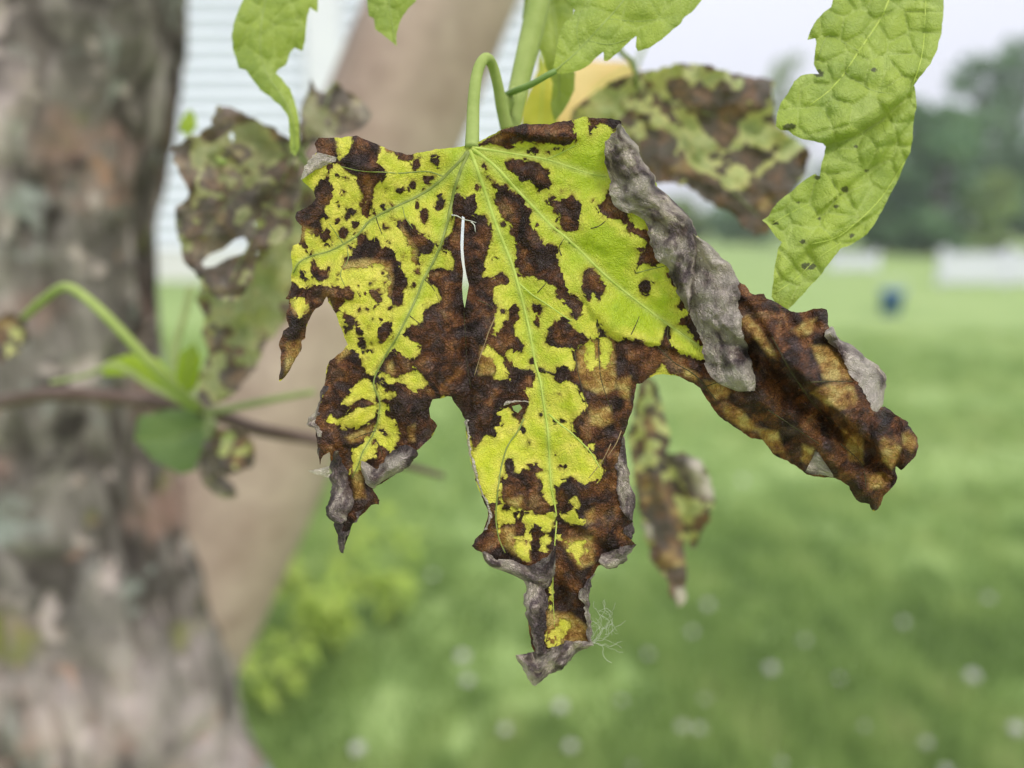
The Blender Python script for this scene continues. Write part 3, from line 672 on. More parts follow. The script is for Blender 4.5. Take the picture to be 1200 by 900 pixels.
NEC = [
 (b,[(366,158),(391,158),(393,175),(397,186),(401,183),(408,178),(412,168),(413,155),(420,155),(432,160),(446,169),(443,185),(444,192),(450,197),(453,203),(450,208),(446,214),(441,219),(438,229),(436,240),(432,250),(430,258),(426,254),(425,244),(427,235),(424,225),(420,217),(416,207),(408,204),(398,196),(392,189),(383,187),(372,181),(366,172)]),
 (b,[(386,201),(388,215),(390,225),(391,231),(385,238),(380,242),(379,250),(384,255),(378,258),(379,268),(386,272),(387,280),(381,287),(376,283),(377,274),(369,279),(363,270),(357,268),(355,275),(358,284),(362,292),(364,299),(356,292),(350,286),(348,268),(340,258),(345,246),(358,240),(368,232),(368,222),(374,216),(381,206)]),
 (b,ell(407,253,3,6,10)),(b,ell(418,262,4,6)),(b,ell(396,259,1.6,2)),(b,[(455,173),(462,182),(468,185),(478,188),(487,188),(486,179),(470,175)]),
 (b,ell(488.5,192,6,8)),(b,ell(511,189,6.5,7)),(b,ell(485,216,5,6)),(b,ell(502,209,10,5.5,-15)),(b,ell(468,223,6,5)),(b,ell(489,240,2.3,5)),(b,ell(497,253,4.5,10)),(b,ell(515,238,5,9.5,18)),
 (b,ell(401,273,6,8,20)),(b,ell(424,277,6,5)),(b,ell(440,280,4,3)),(b,ell(389,287,2,3)),(b,ell(411,290,1.5,3)),
 (b,[(461,261),(475,257),(482,263),(490,273),(500,276),(511,288),(505,296),(497,298),(490,292),(479,287),(477,277),(468,268)]),(b,ell(488,303,3.8,9)),(b,ell(489,317,3,4)),(b,ell(485,334,4,5)),
 (b,[(420,275),(428,274),(432,282),(442,279),(446,284),(449,289),(458,290),(463,295),(460,303),(468,308),(468,316),(474,322),(480,327),(479,335),(474,340),(472,350),(472,358),(466,358),(460,354),(455,348),(455,340),(458,328),(455,318),(448,312),(438,311),(425,313),(410,316),(403,318),(400,312),(404,302),(412,298),(417,285)]),
 (b,[(363,305),(370,304),(371,312),(380,315),(387,312),(385,325),(378,333),(370,330),(364,325)]),(b,[(351,316),(357,319),(362,326),(358,330),(352,324)]),
 (b,[(338,325),(350,335),(358,338),(366,334),(376,334),(390,337),(402,338),(410,337),(417,342),(416,350),(410,356),(404,352),(401,356),(398,364),(393,366),(386,350),(372,366),(360,380),(362,400),(340,440),(320,450),(320,395),(330,384),(333,350),(338,340)]),
 (g,[(341,352),(350,349),(360,352),(362,360),(355,368),(350,372),(344,364)]),
 (b,[(431,340),(438,340),(447,346),(449,353),(443,356),(436,351)]),(b,ell(421,386,4,5)),(b,[(446,380),(457,375),(459,390),(457,399),(447,401),(440,392)]),(b,ell(423,403,6,6,40)),(b,ell(405,370,3,3)),(b,ell(411,377,6,5)),(b,ell(408,384,5,2)),(b,ell(438,360,2,2)),
 # big central blotch round the slit
 (b,[(530,238),(534,226),(543,228),(547,232),(555,227),(559,233),(558,242),(554,250),(562,253),(570,253),(573,262),(577,275),(577,287),(572,293),(570,305),(566,315),(567,323),(574,326),(583,324),(590,320),(595,326),(597,331),(591,334),(583,333),(578,336),(577,350),(582,360),(581,375),(577,390),(583,392),(588,380),(596,375),(597,360),(604,357),(609,365),(608,373),(603,380),(602,392),(608,398),(613,405),(613,412),(607,415),(600,410),(593,412),(598,425),(603,432),(613,433),(621,430),(626,434),(626,445),(624,452),(616,453),(615,458),(622,468),(612,471),(622,474),(618,482),(610,494),(605,490),(598,480),(590,478),(584,482),(586,492),(583,498),(580,502),(585,508),(580,511),(574,508),(567,512),(560,520),(556,525),(554,515),(543,500),(530,485),(520,465),
     (505,475),(470,470),(455,450),(440,440),(448,425),(456,412),(464,410),(475,421),(482,422),(490,416),(492,406),(484,402),(474,392),(478,382),(488,380),(495,375),(496,362),(503,358),(511,357),(518,350),(512,337),(505,333),(501,328),(504,318),(512,313),(521,315),(529,315),(531,306),(527,297),(519,293),(522,280),(530,266),(531,250)]),
 (g,[(571,402),(580,412),(588,418),(592,428),(597,438),(596,445),(586,447),(578,444),(580,436),(582,430),(578,423),(574,418),(567,420),(564,415)]),(b,ell(576,422,3,4)),
 (g,[(524,265),(529,262),(529,272),(525,278),(523,272)]),
 # lower left lobe: dead with green islands along the rib
 (b,[(385,420),(395,414),(406,410),(413,410),(421,414),(424,428),(430,436),(433,441),(440,441),(455,446),(475,455),(500,470),(515,470),(515,500),(495,530),(480,545),(440,580),(450,590),(400,655),(380,600),(365,540),(358,498),(375,470)]),
 (g,[(428,442),(436,446),(440,452),(441,465),(440,472),(433,467),(425,466),(416,470),(413,474),(400,473),(404,466),(410,458),(417,452)]),
 (g,[(440,476),(442,482),(440,490),(430,496),(420,500),(410,503),(402,502),(393,496),(382,494),(382,488),(386,486),(396,492),(402,488),(412,480),(425,477)]),
 (g,[(441,448),(450,456),(462,460),(464,463),(458,467),(447,466),(443,460)]),
 (g,[(440,440),(445,435),(452,436),(458,444),(470,442),(478,437),(484,432),(495,438),(503,450),(497,456),(488,458),(478,454),(470,450),(455,449),(444,446)]),
 (g,[(445,468),(455,477),(456,485),(463,495),(467,507),(471,513),(465,522),(458,530),(455,528),(446,522),(440,514),(435,520),(444,527),(441,535),(432,540),(424,545),(421,553),(411,556),(412,540),(414,527),(425,518),(437,505),(442,490),(444,478)]),
 (b,ell(447,530,4,6)),(b,[(446,505),(452,506),(459,510),(456,512),(449,509)]),(b,ell(455,483,2.2,4)),
 # right of the midrib
 (b,[(592,192),(600,187),(612,186),(625,188),(632,190),(636,196),(648,200),(646,205),(642,208),(645,216),(640,223),(632,224),(626,219),(623,213),(614,215),(605,206),(597,200)]),
 (b,[(640,235),(648,232),(660,233),(670,228),(675,233),(681,240),(680,248),(677,255),(680,262),(678,268),(670,272),(662,270),(656,262),(657,254),(648,247)]),
 (b,ell(625,178,5.5,4)),(b,ell(654,174,6,3)),(b,ell(569,196,2.5,5,-20)),(b,ell(559,220,3,4)),(b,ell(642,180,2,2)),
 (b,[(558,172),(575,158),(600,146),(620,142),(640,142),(660,139),(671,141),(675,155),(677,164),(668,168),(655,170),(645,169),(630,168),(615,166),(606,167),(600,172),(590,174),(575,170),(562,171)]),
 (b,[(571,207),(580,212),(586,217),(593,217),(598,226),(607,227),(614,230),(617,236),(616,241),(623,243),(624,249),(621,254),(622,262),(627,270),(633,280),(640,287),(646,287),(652,292),(654,300),(657,320),(660,330),(668,342),(676,350),(683,355),(684,362),(680,370),(675,374),(671,372),(669,364),(660,354),(652,347),(648,342),(650,338),(647,334),(640,330),(632,327),(624,323),(620,324),(612,324),(607,322),(605,312),(606,306),(604,298),(607,295),(604,285),(602,278),(598,272),(600,268),(597,260),(588,256),(586,250),(583,243),(581,235),(581,228),(583,222),(575,214)]),
 (b,ell(582,303,4.5,2)),(b,[(623,355),(630,358),(637,360),(638,366),(633,372),(631,381),(627,378),(628,367)]),(b,ell(590,263,3,1.8,-30)),
 (b,[(639,400),(641,392),(648,380),(655,373),(665,374),(674,384),(690,396),(698,404),(690,402),(680,404),(677,412),(675,412),(668,407),(660,406),(655,408),(647,406)]),
 (b,ell(659,439,9,9)),(b,[(634,433),(645,437),(652,437),(650,440),(640,437)]),
 (b,[(685,318),(690,315),(698,316),(702,322),(702,328),(712,334),(711,342),(703,350),(695,344),(690,352),(686,345),(682,338),(681,328)]),(b,ell(757,336,8,9)),
 (b,[(690,134),(715,132),(732,138),(730,152),(718,153),(712,147),(703,146),(697,150),(692,156)]),
 (b,[(712,222),(725,235),(735,250),(745,265),(758,272),(768,283),(775,300),(775,310),(765,312),(755,308),(745,320),(744,313),(748,302),(750,295),(746,290),(755,292),(758,284),(745,276),(735,268),(728,257),(715,254),(705,252),(700,245),(697,236),(704,237),(710,228)]),
 (b,[(782,318),(788,333),(795,342),(799,350),(796,358),(793,359),(798,362),(806,362),(807,370),(798,375),(793,380),(803,384),(812,395),(823,406),(826,424),(850,430),(870,360),(820,285),(790,280)]),
 # right half of the middle lobe, the bridge and the dead right lobe
 (b,[(668,408),(674,412),(680,404),(697,402),(701,392),(700,374),(704,385),(713,393),(724,398),(736,397),(750,400),(762,404),(772,405),(780,392),(783,383),(784,398),(790,409),(801,415),(812,420),(824,422),(850,420),(870,400),(860,320),(1100,320),(1100,620),(900,560),(777,425),(755,450),(748,452),(745,483),(736,511),(755,600),(755,640),(703,670),(690,665),(700,565),(703,561),(707,552),(703,545),(697,535),(688,525),(680,515),(672,507),(671,500),(668,494),(674,490),(684,483),(687,475),(682,463),(676,452),(669,445),(665,438),(673,435),(675,425)]),
 (g,[(688,405),(694,400),(698,410),(700,430),(695,433),(688,432),(686,420)]),(g,[(702,398),(708,396),(716,400),(719,408),(715,413),(716,425),(710,432),(703,430),(702,415)]),(g,ell(694,525,4,4)),(g,ell(704,542,2,4)),
 # lower part of the middle lobe
 (b,[(592,540),(595,536),(602,537),(604,545),(602,553),(608,556),(615,550),(625,551),(632,562),(634,570),(630,573),(637,580),(643,588),(648,595),(640,598),(630,600),(618,598),(608,597),(595,594),(588,588),(586,578),(588,565),(593,558),(592,548)]),
 (b,[(617,544),(625,544),(640,551),(635,553),(622,551)]),(b,ell(656,547,2,2)),(b,ell(634,486,1.8,1.8)),(b,ell(650,494,3,2.5)),(b,ell(613,503,2,3)),(b,ell(643,471,2,3)),
 (b,[(562,578),(570,584),(575,590),(582,590),(584,575),(588,588),(600,596),(625,600),(648,594),(652,588),(650,580),(650,570),(660,563),(672,562),(687,567),(695,566),(704,560),(760,560),(755,645),(700,680),(700,765),(600,810),(605,690),(545,645),(565,610)]),
 (g,[(583,590),(590,597),(595,597),(606,596),(609,602),(607,610),(600,612),(594,611),(588,618),(585,622),(581,612),(581,600)]),
 (g,[(614,605),(622,602),(630,603),(640,602),(648,598),(653,605),(650,615),(652,620),(644,622),(636,620),(628,616),(622,612),(620,625),(622,632),(616,633),(615,625),(618,615),(613,610)]),
 (g,[(632,630),(640,627),(647,630),(646,638),(642,640),(646,645),(640,648),(630,645),(634,638)]),
 (g,[(653,600),(660,602),(668,600),(672,592),(665,590),(668,585),(675,582),(678,590),(676,600),(680,608),(686,605),(688,610),(682,614),(672,615),(662,612),(657,606)]),
 (g,[(652,622),(658,626),(663,634),(658,636),(650,632)]),
 (g,[(603,630),(616,630),(620,640),(622,660),(610,655),(600,643)]),
 (g,[(665,640),(672,634),(680,632),(690,633),(684,640),(690,645),(680,655),(683,663),(676,660),(672,650),(666,645)]),
 (g,[(640,745),(645,737),(655,735),(660,745),(657,755),(648,760),(641,757)]),(g,[(655,725),(662,722),(668,728),(668,740),(662,742),(656,736)]),(g,[(642,685),(647,682),(648,700),(645,706)]),(g,ell(646,713,2,4)),(b,ell(647,752,5,5)),
]
TAN = [[(393,158),(412,158),(412,172),(405,181),(396,182),(393,172)],[(446,160),(462,176),(458,190),(446,193),(443,180)],[(352,262),(368,268),(363,282),(352,284)],[(397,308),(430,302),(458,306),(462,325),(458,348),(448,340),(455,322),(440,313),(402,322)],[(470,262),(480,275),(490,293),(488,316),(478,318),(468,300),(462,280)],
 [(335,400),(352,398),(352,415),(332,445)],[(336,355),(362,350),(362,366),(345,372)],[(390,412),(408,404),(412,414),(395,425)],[(404,512),(415,507),(430,500),(440,495),(436,506),(425,516),(410,520)],[(452,424),(460,422),(464,436),(460,440),(452,438)],[(478,500),(487,496),(487,518),(478,518)],[(410,540),(425,555),(430,585),(415,585)],
 [(562,405),(575,405),(585,420),(580,440),(560,440)],[(590,585),(612,580),(616,596),(600,596)],[(575,620),(603,616),(605,632),(622,632),(622,660),(600,650),(586,636)],
 [(676,412),(690,398),(720,398),(722,430),(724,455),(712,462),(700,462),(684,455),(676,435)],[(690,480),(716,475),(720,495),(705,502),(692,498)],[(685,600),(697,594),(698,612),(686,616)],[(655,630),(695,628),(698,660),(680,668),(668,655)],[(720,445),(740,440),(738,470),(726,465)],
 [(640,715),(670,718),(690,735),(688,752),(660,758),(640,757)],
 [(866,378),(876,368),(888,380),(905,405),(912,422),(900,418),(885,398)],[(926,388),(945,374),(958,372),(952,390),(940,398)],[(948,404),(970,404),(986,420),(997,438),(997,446),(975,448),(964,446),(960,430)],[(948,460),(965,450),(985,447),(1001,452),(1006,470),(1000,477),(985,481),(970,475)],[(948,460),(965,450),(985,447),(1001,452),(1006,470),(985,481)],
 [(1034,512),(1048,516),(1057,524),(1053,540),(1045,551),(1034,541),(1030,520)],[(1057,508),(1065,503),(1076,520),(1068,532),(1057,520)],[(1015,555),(1035,553),(1048,560),(1036,572),(1018,574)],[(824,445),(840,447),(858,458),(852,467),(838,469),(828,458)],[(886,500),(912,505),(920,530),(905,532),(892,518)],[(985,500),(1012,510),(1012,545),(995,540)],[(940,520),(955,525),(950,548),(938,540)],[(845,470),(870,480),(890,505),(870,505),(850,490)],[(800,428),(822,440),(815,448),(800,440)]]
MIDRIB=[(551,176),(556,190),(563,210),(570,230),(580,260),(590,285),(600,310),(606,330),(612,352),(620,385),(624,408),(628,428),(634,450),(638,478),(642,505),(644,540),(646,570),(651,596),(652,612),(650,640),(648,670),(648,700),(650,735)]
VRIGHT=[(553,174),(570,187),(585,200),(605,222),(625,243),(645,264),(665,280),(680,294),(700,314),(720,332),(745,352),(770,371),(785,382),(803,394),(820,406)]
VTOP=[(553,173),(580,177),(610,182),(640,187),(665,195),(690,203),(711,207)]
VLEFT=[(549,177),(530,199),(510,217),(490,230),(465,242),(445,252),(430,262),(420,275),(405,285),(385,295),(365,300),(350,308),(344,320)]
VLL=[(550,178),(540,200),(533,222),(528,245),(522,268),(515,290),(506,310),(497,326),(489,347),(477,372),(465,396),(455,412),(447,426),(440,440),(438,452),(445,470),(444,485),(441,500),(434,515),(425,530),(420,545),(412,560)]
SEC = [ # line, radius in picture units, material
 ([(520,207),(500,201),(470,203),(450,202),(420,200),(400,195)],1.1,'vein_dull'),([(614,490),(607,505),(596,520),(590,537),(586,555),(583,580),(581,608),(585,632),(592,648)],1.5,'vein_dull'),
 ([(643,485),(655,496),(668,506),(680,517),(692,530),(703,548)],1.6,'vein_pale'),([(607,331),(622,344),(640,356),(660,370),(670,376)],1.5,'vein_pale'),
 ([(700,374),(701,398),(702,420),(704,443),(710,463),(717,482)],0.9,'vein_dark'),([(673,412),(677,435),(684,463),(690,490)],0.8,'vein_dark'),([(692,268),(702,265),(712,257)],0.9,'vein_dark'),([(737,397),(744,383),(749,371)],0.9,'vein_dark'),([(658,300),(655,290),(661,280)],1.0,'vein_dark'),([(630,343),(640,332)],0.8,'vein_dark'),
 ([(640,187),(660,178),(678,168)],1.3,'vein_pale'),([(745,320),(765,315),(782,311)],1.0,'vein_dull'),([(783,383),(782,395),(788,408)],1.2,'vein_dark'),([(620,434),(612,434)],0.8,'vein_dark'),([(634,433),(648,438)],0.9,'vein_dark'),
 ([(441,505),(430,508),(415,514)],0.8,'vein_dark'),([(440,515),(446,525),(448,535)],0.9,'vein_dark'),([(440,252),(443,262),(448,275)],0.8,'vein_dark'),([(472,243),(475,255),(484,268)],0.8,'vein_dull'),([(403,286),(395,275),(386,262)],0.9,'vein_dull'),([(407,290),(408,305),(399,320),(404,335)],0.9,'vein_dull'),
 ([(580,372),(573,388),(569,400),(562,420),(556,440)],0.9,'vein_tan'),([(480,370),(490,378),(497,385)],0.7,'vein_dark'),([(497,327),(508,338),(514,352)],0.7,'vein_dark'),([(560,352),(570,356),(582,364)],0.7,'vein_dark'),([(544,366),(546,400),(548,430),(552,455)],0.8,'vein_dark'),
 ([(716,520),(706,540),(690,560)],0.7,'vein_tan'),([(728,505),(722,520),(712,535)],0.7,'vein_tan'),([(822,455),(845,447),(858,452)],0.8,'vein_dark'),([(905,395),(930,440),(960,480),(990,505)],0.9,'vein_dark'),([(945,448),(970,447),(1000,447)],0.9,'vein_dark'),([(770,405),(790,425),(815,440),(840,470)],0.9,'vein_dark'),([(985,520),(1010,545),(1015,575)],0.9,'vein_dark'),([(900,480),(930,500),(960,520)],0.9,'vein_dark')]
CREASE = [ # polyline, depth (+ towards the viewer), width
 ([(868,402),(890,425),(910,443),(930,462),(950,475),(975,490),(1000,515),(1030,545)],-14,9),([(880,372),(900,395),(912,420)],-7,6),([(925,366),(940,395),(965,402)],-8,7),([(960,362),(966,385),(950,400)],10,9),([(972,400),(985,420),(998,448)],-6,6),
 ([(940,440),(965,470),(1000,500)],9,14),([(890,450),(930,490),(975,540),(1010,575)],10,15),([(850,470),(900,500),(940,530)],-6,8),([(1050,490),(1048,520),(1050,548)],-7,6),([(1030,500),(1030,545)],7,8),
 ([(544,366),(546,400),(549,440),(552,462)],-6,6),([(530,265),(520,300),(500,350)],-5,7),([(343,325),(365,345),(385,350)],-9,7),([(345,345),(350,370),(345,390),(338,440)],7,7),([(380,440),(390,480),(385,520)],-6,8),([(400,500),(425,505),(440,500)],-4,5),([(470,470),(490,500),(500,515)],6,10),
 ([(590,600),(586,630),(600,655)],-5,6),([(660,610),(690,630),(715,650)],-5,7),([(720,520),(712,560),(718,610)],6,10),([(655,680),(665,720),(650,750)],-7,8),([(450,190),(430,215),(432,245)],-3,5),([(395,165),(400,185),(440,200)],4,6),
 ([(700,375),(720,398),(770,407),(830,425)],-5,5),([(577,150),(620,158),(675,160)],9,9),([(562,171),(600,173),(660,171)],-3,4)]
FOLDL = [(x, y) for x, y in MIDRIB]
LEDGE = [ # line, rise of its left-hand side, sharpness, reach
 ([(866,400),(890,426),(910,444),(930,463),(950,476),(975,491),(1000,512),(1024,540)],17,3.0,48),
 ([(866,345),(890,372),(905,398),(914,424)],7,3,26),([(1012,588),(1000,560),(960,540),(900,505),(850,480)],-6,5,30),
 ([(1034,478),(1042,500),(1052,520),(1046,552)],-12,3,26),([(926,366),(934,386),(948,400),(970,398)],9,4,26),
 ([(905,425),(930,432),(950,452),(975,478)],8,6,26),([(943,450),(970,449),(1002,450)],4,4,18),
 ([(544,366),(546,400),(549,440),(552,462)],6,3,22),([(342,338),(362,346),(384,349)],9,3,26),
 ([(700,374),(713,393),(736,398),(770,406),(812,420),(828,424)],8,3,24),([(688,404),(677,412),(686,470),(690,495)],-3,3,16),
 ([(392,520),(404,480),(384,452)],6,4,24),([(430,560),(455,540),(490,522)],-5,4,20),([(570,612),(590,636),(610,656)],5,4,20),([(660,612),(690,626),(722,648)],6,4,24)]
def zmain(u, v):
    """relief of the blade, + towards the viewer"""
    u = np.asarray(u, float); v = np.asarray(v, float); z = np.zeros(u.shape)
    vd = np.full(u.shape, 1e9)
    for l in (MIDRIB, VRIGHT, VTOP, VLEFT, VLL): vd = np.minimum(vd, seg_dist(u, v, l, False))
    z += 10.0 * (1 - np.exp(-(vd / 24) ** 2)) - 3.0
    z += 14 * fbm(u / 95, v / 95, 2, 2) + 8.5 * fbm(u / 34, v / 34, 5, 2) + 3.4 * fbm(u / 14, v / 14, 7, 2)
    rl = 1 / (1 + np.exp(-(u - 850) / 25))                      # the dead right lobe is more crumpled
    ax = (u * 0.83 + v * 0.56); ay = (-u * 0.56 + v * 0.83)
    sd, _ = signed(u, v, [(800,400),(868,404),(890,426),(910,444),(930,463),(950,476),(975,491),(1000,512),(1040,552)])
    up = np.clip(sd / 78, 0, 1); lo = np.clip(-sd / 72, 0, 1)
    z += rl * np.where(sd > 0, 30 * np.sin(np.pi * up ** 0.7), 20 * np.sin(np.pi * lo ** 0.75) - 3 * lo)
    z += rl * (9 * fbm(ax / 60, ay / 24, 12, 2) + 6 * fbm(u / 24, v / 24, 14, 2))
    ll = np.clip((v - 440) / 80, 0, 1) * np.clip((540 - u) / 30, 0, 1)
    z += ll * (9 * fbm(u / 26, v / 40, 15, 2))
    ct = np.clip((v - 590) / 60, 0, 1) * np.clip((u - 540) / 20, 0, 1) * np.clip((780 - u) / 20, 0, 1)
    z += ct * 9 * fbm(u / 30, v / 40, 18, 2)
    for l, a, wd in CREASE:
        l = np.array(l); m = (u > l[:, 0].min() - 4 * wd) & (u < l[:, 0].max() + 4 * wd) & (v > l[:, 1].min() - 4 * wd) & (v < l[:, 1].max() + 4 * wd)
        if m.any():
            d = seg_dist(u[m], v[m], l, False); z[m] += a * np.exp(-(d / wd) ** 1.5)
    for l, a, wd, rc in LEDGE:
        l_ = np.array(l); m = (u > l_[:, 0].min() - 2.5 * rc) & (u < l_[:, 0].max() + 2.5 * rc) & (v > l_[:, 1].min() - 2.5 * rc) & (v < l_[:, 1].max() + 2.5 * rc)
        if m.any(): z[m] += side_step(u[m], v[m], l, a, wd, rc)
    # lobes fall away from the viewer towards their ends; the slit edges part
    z -= 0.055 * np.clip(u - 760, 0, None) + 0.04 * np.clip(420 - u, 0, None) + 0.03 * np.clip(v - 560, 0, None)
    z += np.where((np.abs(u - 544) < 14) & (v > 245) & (v < 370), np.sign(u - 543.5) * 2.2 * np.exp(-np.abs(u - 544) / 5), 0)
    return z
def to3(u, v, z, d0=D0): return pts3(u, v, d0 * (1 - z / FPX))
def nec_field(u, v, ops, base=-40.0):
    n = np.full(u.shape, base)
    for k, poly in ops:
        a = np.array(poly); m = (u > a[:, 0].min() - 30) & (u < a[:, 0].max() + 30) & (v > a[:, 1].min() - 30) & (v < a[:, 1].max() + 30)
        if not m.any(): continue
        d = sdf(u[m], v[m], poly)
        n[m] = np.maximum(n[m], d) if k == 'b' else np.minimum(n[m], -d)
    return n
def tan_field(u, v, polys):
    n = np.full(u.shape, -40.0)
    for poly in polys:
        a = np.array(poly); m = (u > a[:, 0].min() - 20) & (u < a[:, 0].max() + 20) & (v > a[:, 1].min() - 20) & (v < a[:, 1].max() + 20)
        if m.any(): n[m] = np.maximum(n[m], sdf(u[m], v[m], poly))
    return n
def lpv(u, v, z): return np.stack([u / 100, v / 100, z / 100], -1)

# scattered small round lesions in the still green tissue
_r = np.random.RandomState(19)
for _k in range(150):
    _c = [(430,235,75,55),(440,340,45,60),(430,400,30,40),(600,300,90,90),(700,230,60,70),(630,480,50,60),(610,590,40,50)][_r.choice(7, p=[.34,.2,.12,.1,.06,.08,.1])]
    _x, _y = _c[0] + _c[2] * _r.normal() * .6, _c[1] + _c[3] * _r.normal() * .6
    NEC.append((b, ell(_x, _y, 0.8 + 2.2 * _r.rand() ** 2, 0.8 + 2.8 * _r.rand() ** 2, 180 * _r.rand(), 8)))
leaf = empty('blighted_leaf', tuple(P(553, 172, D0)), 'large yellow-green lobed leaf blotched with brown, dead curled right lobe, hanging in front', 'leaf')
v2, f2 = triangulate(OUT, [SLIT, HOLE], 2.3, 1.8, 1.6, 3)
U, W = v2[:, 0], v2[:, 1]; Zm = zmain(U, W)
# margin rolls back a little so the edge catches the light
ed = seg_dist(U, W, OUT); Zm -= 4.5 * np.exp(-ed / 4.0) * (0.4 + 1.2 * np.clip(fbm(U / 18, W / 18, 40, 2) + 0.5, 0, 1))
vdist = np.full(U.shape, 1e9)
for l in (MIDRIB, VRIGHT, VTOP, VLEFT, VLL): vdist = np.minimum(vdist, seg_dist(U, W, l, False))
sg = lambda x: 1 / (1 + np.exp(-x))
YEL = np.clip(0.42 + 0.45 * sg((470 - U) / 35) + 0.35 * sg((W - 575) / 25) - 0.30 * sg((U - 650) / 30) * sg((430 - W) / 20) - 0.42 * np.exp(-vdist / 16) - 0.2 * sg((215 - W) / 20) + 0.3 * sg((W - 400) / 30), 0, 1)
rb = np.hypot(U - 553, W - 175)
VBAND = np.clip(0.75 * np.exp(-(vdist / (2.8 + 4.0 * np.exp(-rb / 150))) ** 2), 0, 1)
blade = mesh_obj('blade', to3(U, W, Zm), f2[:, ::-1], M['blight'], leaf,
         attrs={'lp': lpv(U, W, 0 * U), 'nec': nec_field(U, W, NEC), 'tan': tan_field(U, W, TAN), 'und': 0 * U, 'pale': 0 * U, 'yel': YEL, 'vband': VBAND})
def vein(line, r0, r1, mat, parent, zf=zmain, d0=D0, lift=0.0, name='vein', sink=1.0):
    p = smooth_line(line, max(6, int(sum(np.hypot(*np.subtract(a, b_)) for a, b_ in zip(line, line[1:])) / 5)))
    rp = np.linspace(r0, r1, len(p)); r = rp * d0 / FPX
    z = zf(p[:, 0], p[:, 1]) + lift - 0.55 * rp * sink
    V, F = tube_mesh(to3(p[:, 0], p[:, 1], z, d0), r, 7)
    return mesh_obj(name, V, F, mat, parent)
vein(MIDRIB, 3.0, 0.5, M['vein_pale'], blade, name='midrib')
vein(VRIGHT, 2.8, 1.1, M['vein_pale'], blade); vein(VTOP, 2.2, 0.8, M['vein_pale'], blade)
vein(VLEFT, 2.7, 0.9, M['vein_dull'], blade); vein(VLL, 2.6, 0.8, M['vein_dull'], blade)
for l, r_, m_ in SEC: vein(l, r_, r_ * 0.6, M[m_], blade, lift=0.0)

def sheet(name, A, B, bulge, z0, z1, parent, nec=20, und=1.0, pale=0.0, n=60, m=14, seed=1, crump=3.0, base=zmain, d0=D0, mat='blight', tan=-20.0, bias=0.6):
    """a curled strip between two lines A (hinge) and B (free edge), bulging towards the viewer"""
    a = smooth_line(A, n); c = smooth_line(B, n); t = np.linspace(0, 1, m)
    U = a[:, None, 0] + (c - a)[:, None, 0] * t[None]; W = a[:, None, 1] + (c - a)[:, None, 1] * t[None]
    S = np.linspace(0, 1, n)[:, None]
    z = base(U.ravel(), W.ravel()).reshape(U.shape) * 0.6
    z = z + z0 + (z1 - z0) * t[None] + bulge * np.sin(np.pi * t[None] ** bias) + crump * (fbm(U / 17, W / 17, seed, 3) * 2.0 + fbm(U / 45, W / 45, seed + 5, 2) + 0.5 * fbm(U / 6, W / 6, seed + 8, 2))
    F = [(i * m + j, i * m + j + 1, (i + 1) * m + j + 1, (i + 1) * m + j) for i in range(n - 1) for j in range(m - 1)]
    wid = np.linalg.norm(c - a, axis=1)[:, None]; al = np.concatenate([[0], np.cumsum(np.linalg.norm(np.diff((a + c) / 2, axis=0), axis=1))])[:, None]
    acr = t[None] * wid; z = z + crump * (0.55 * fbm(acr / 5, al / 38, seed + 12, 2) + 0.4 * fbm(acr / 14, al / 6, seed + 14, 2))
    LP = np.stack([acr / 100 * 1.5 + seed, al / 100 * 0.85 + 0 * acr, z / 60], -1).reshape(-1, 3)
    pl_ = np.clip(pale + (1.5 * fbm(acr / 16, al / 26, seed + 31, 3) if 0.05 < pale < 0.9 else 0 * acr), 0, 1).ravel()
    # ragged free edge
    jj = fbm(U / 7, W / 7, seed + 9, 3) * (5.0 * t[None] ** 5 + 4.0 * (1 - t[None]) ** 5)
    U = (U + jj).ravel(); W = (W + jj * 0.5).ravel(); z = z.ravel()
    return mesh_obj(name, to3(U, W, z, d0), F, M[mat], parent,
        attrs={'lp': LP, 'nec': np.full(U.shape, float(nec)), 'tan': np.full(U.shape, float(tan)), 'und': np.full(U.shape, und), 'pale': pl_, 'yel': 0 * U + .5})
# broad grey margin folded over the right-hand side (two overlapping lengths)
sheet('rolled_margin', [(818,278),(834,288),(846,302),(855,309),(862,322),(866,340),(868,358),(872,385),(880,420),(886,445),(885,458)],
      [(806,268),(806,290),(806,310),(804,335),(806,362),(815,385),(823,405),(827,428),(838,446),(850,453),(864,459)], 16, 8, 9, leaf, pale=0.5, seed=61, crump=4.5, n=80, m=20)
sheet('rolled_margin', [(729,144),(735,158),(747,170),(750,181),(760,198),(767,206),(771,219),(783,229),(797,243),(809,256),(815,270),(817,288),(815,306),(812,330),(810,345),(808,362)],
      [(727,146),(716,157),(710,170),(707,186),(711,200),(715,215),(717,232),(726,246),(745,252),(758,262),(762,280),(768,304),(781,312),(787,330),(796,348),(806,366)], 20, 10, 13, leaf, pale=0.22, seed=62, crump=4.5, n=90, m=22)
sheet('rolled_margin', [(733,512),(735,530),(738,560),(743,580),(744,595),(742,610)], [(730,511),(726,526),(722,545),(721,560),(722,575),(725,590),(736,610)], 6, 1, 4, leaf, seed=63, n=40)
sheet('rolled_margin', [(742,612),(743,620),(742,632)], [(740,612),(728,620),(738,632)], 3, 1, 3, leaf, seed=64, n=16, m=8)
sheet('rolled_margin', [(746,638),(738,650),(730,660),(720,666),(710,666),(703,661)], [(745,637),(730,640),(717,644),(708,649),(704,654),(703,659)], 7, 1, 7, leaf, seed=65, n=26, pale=0.15)
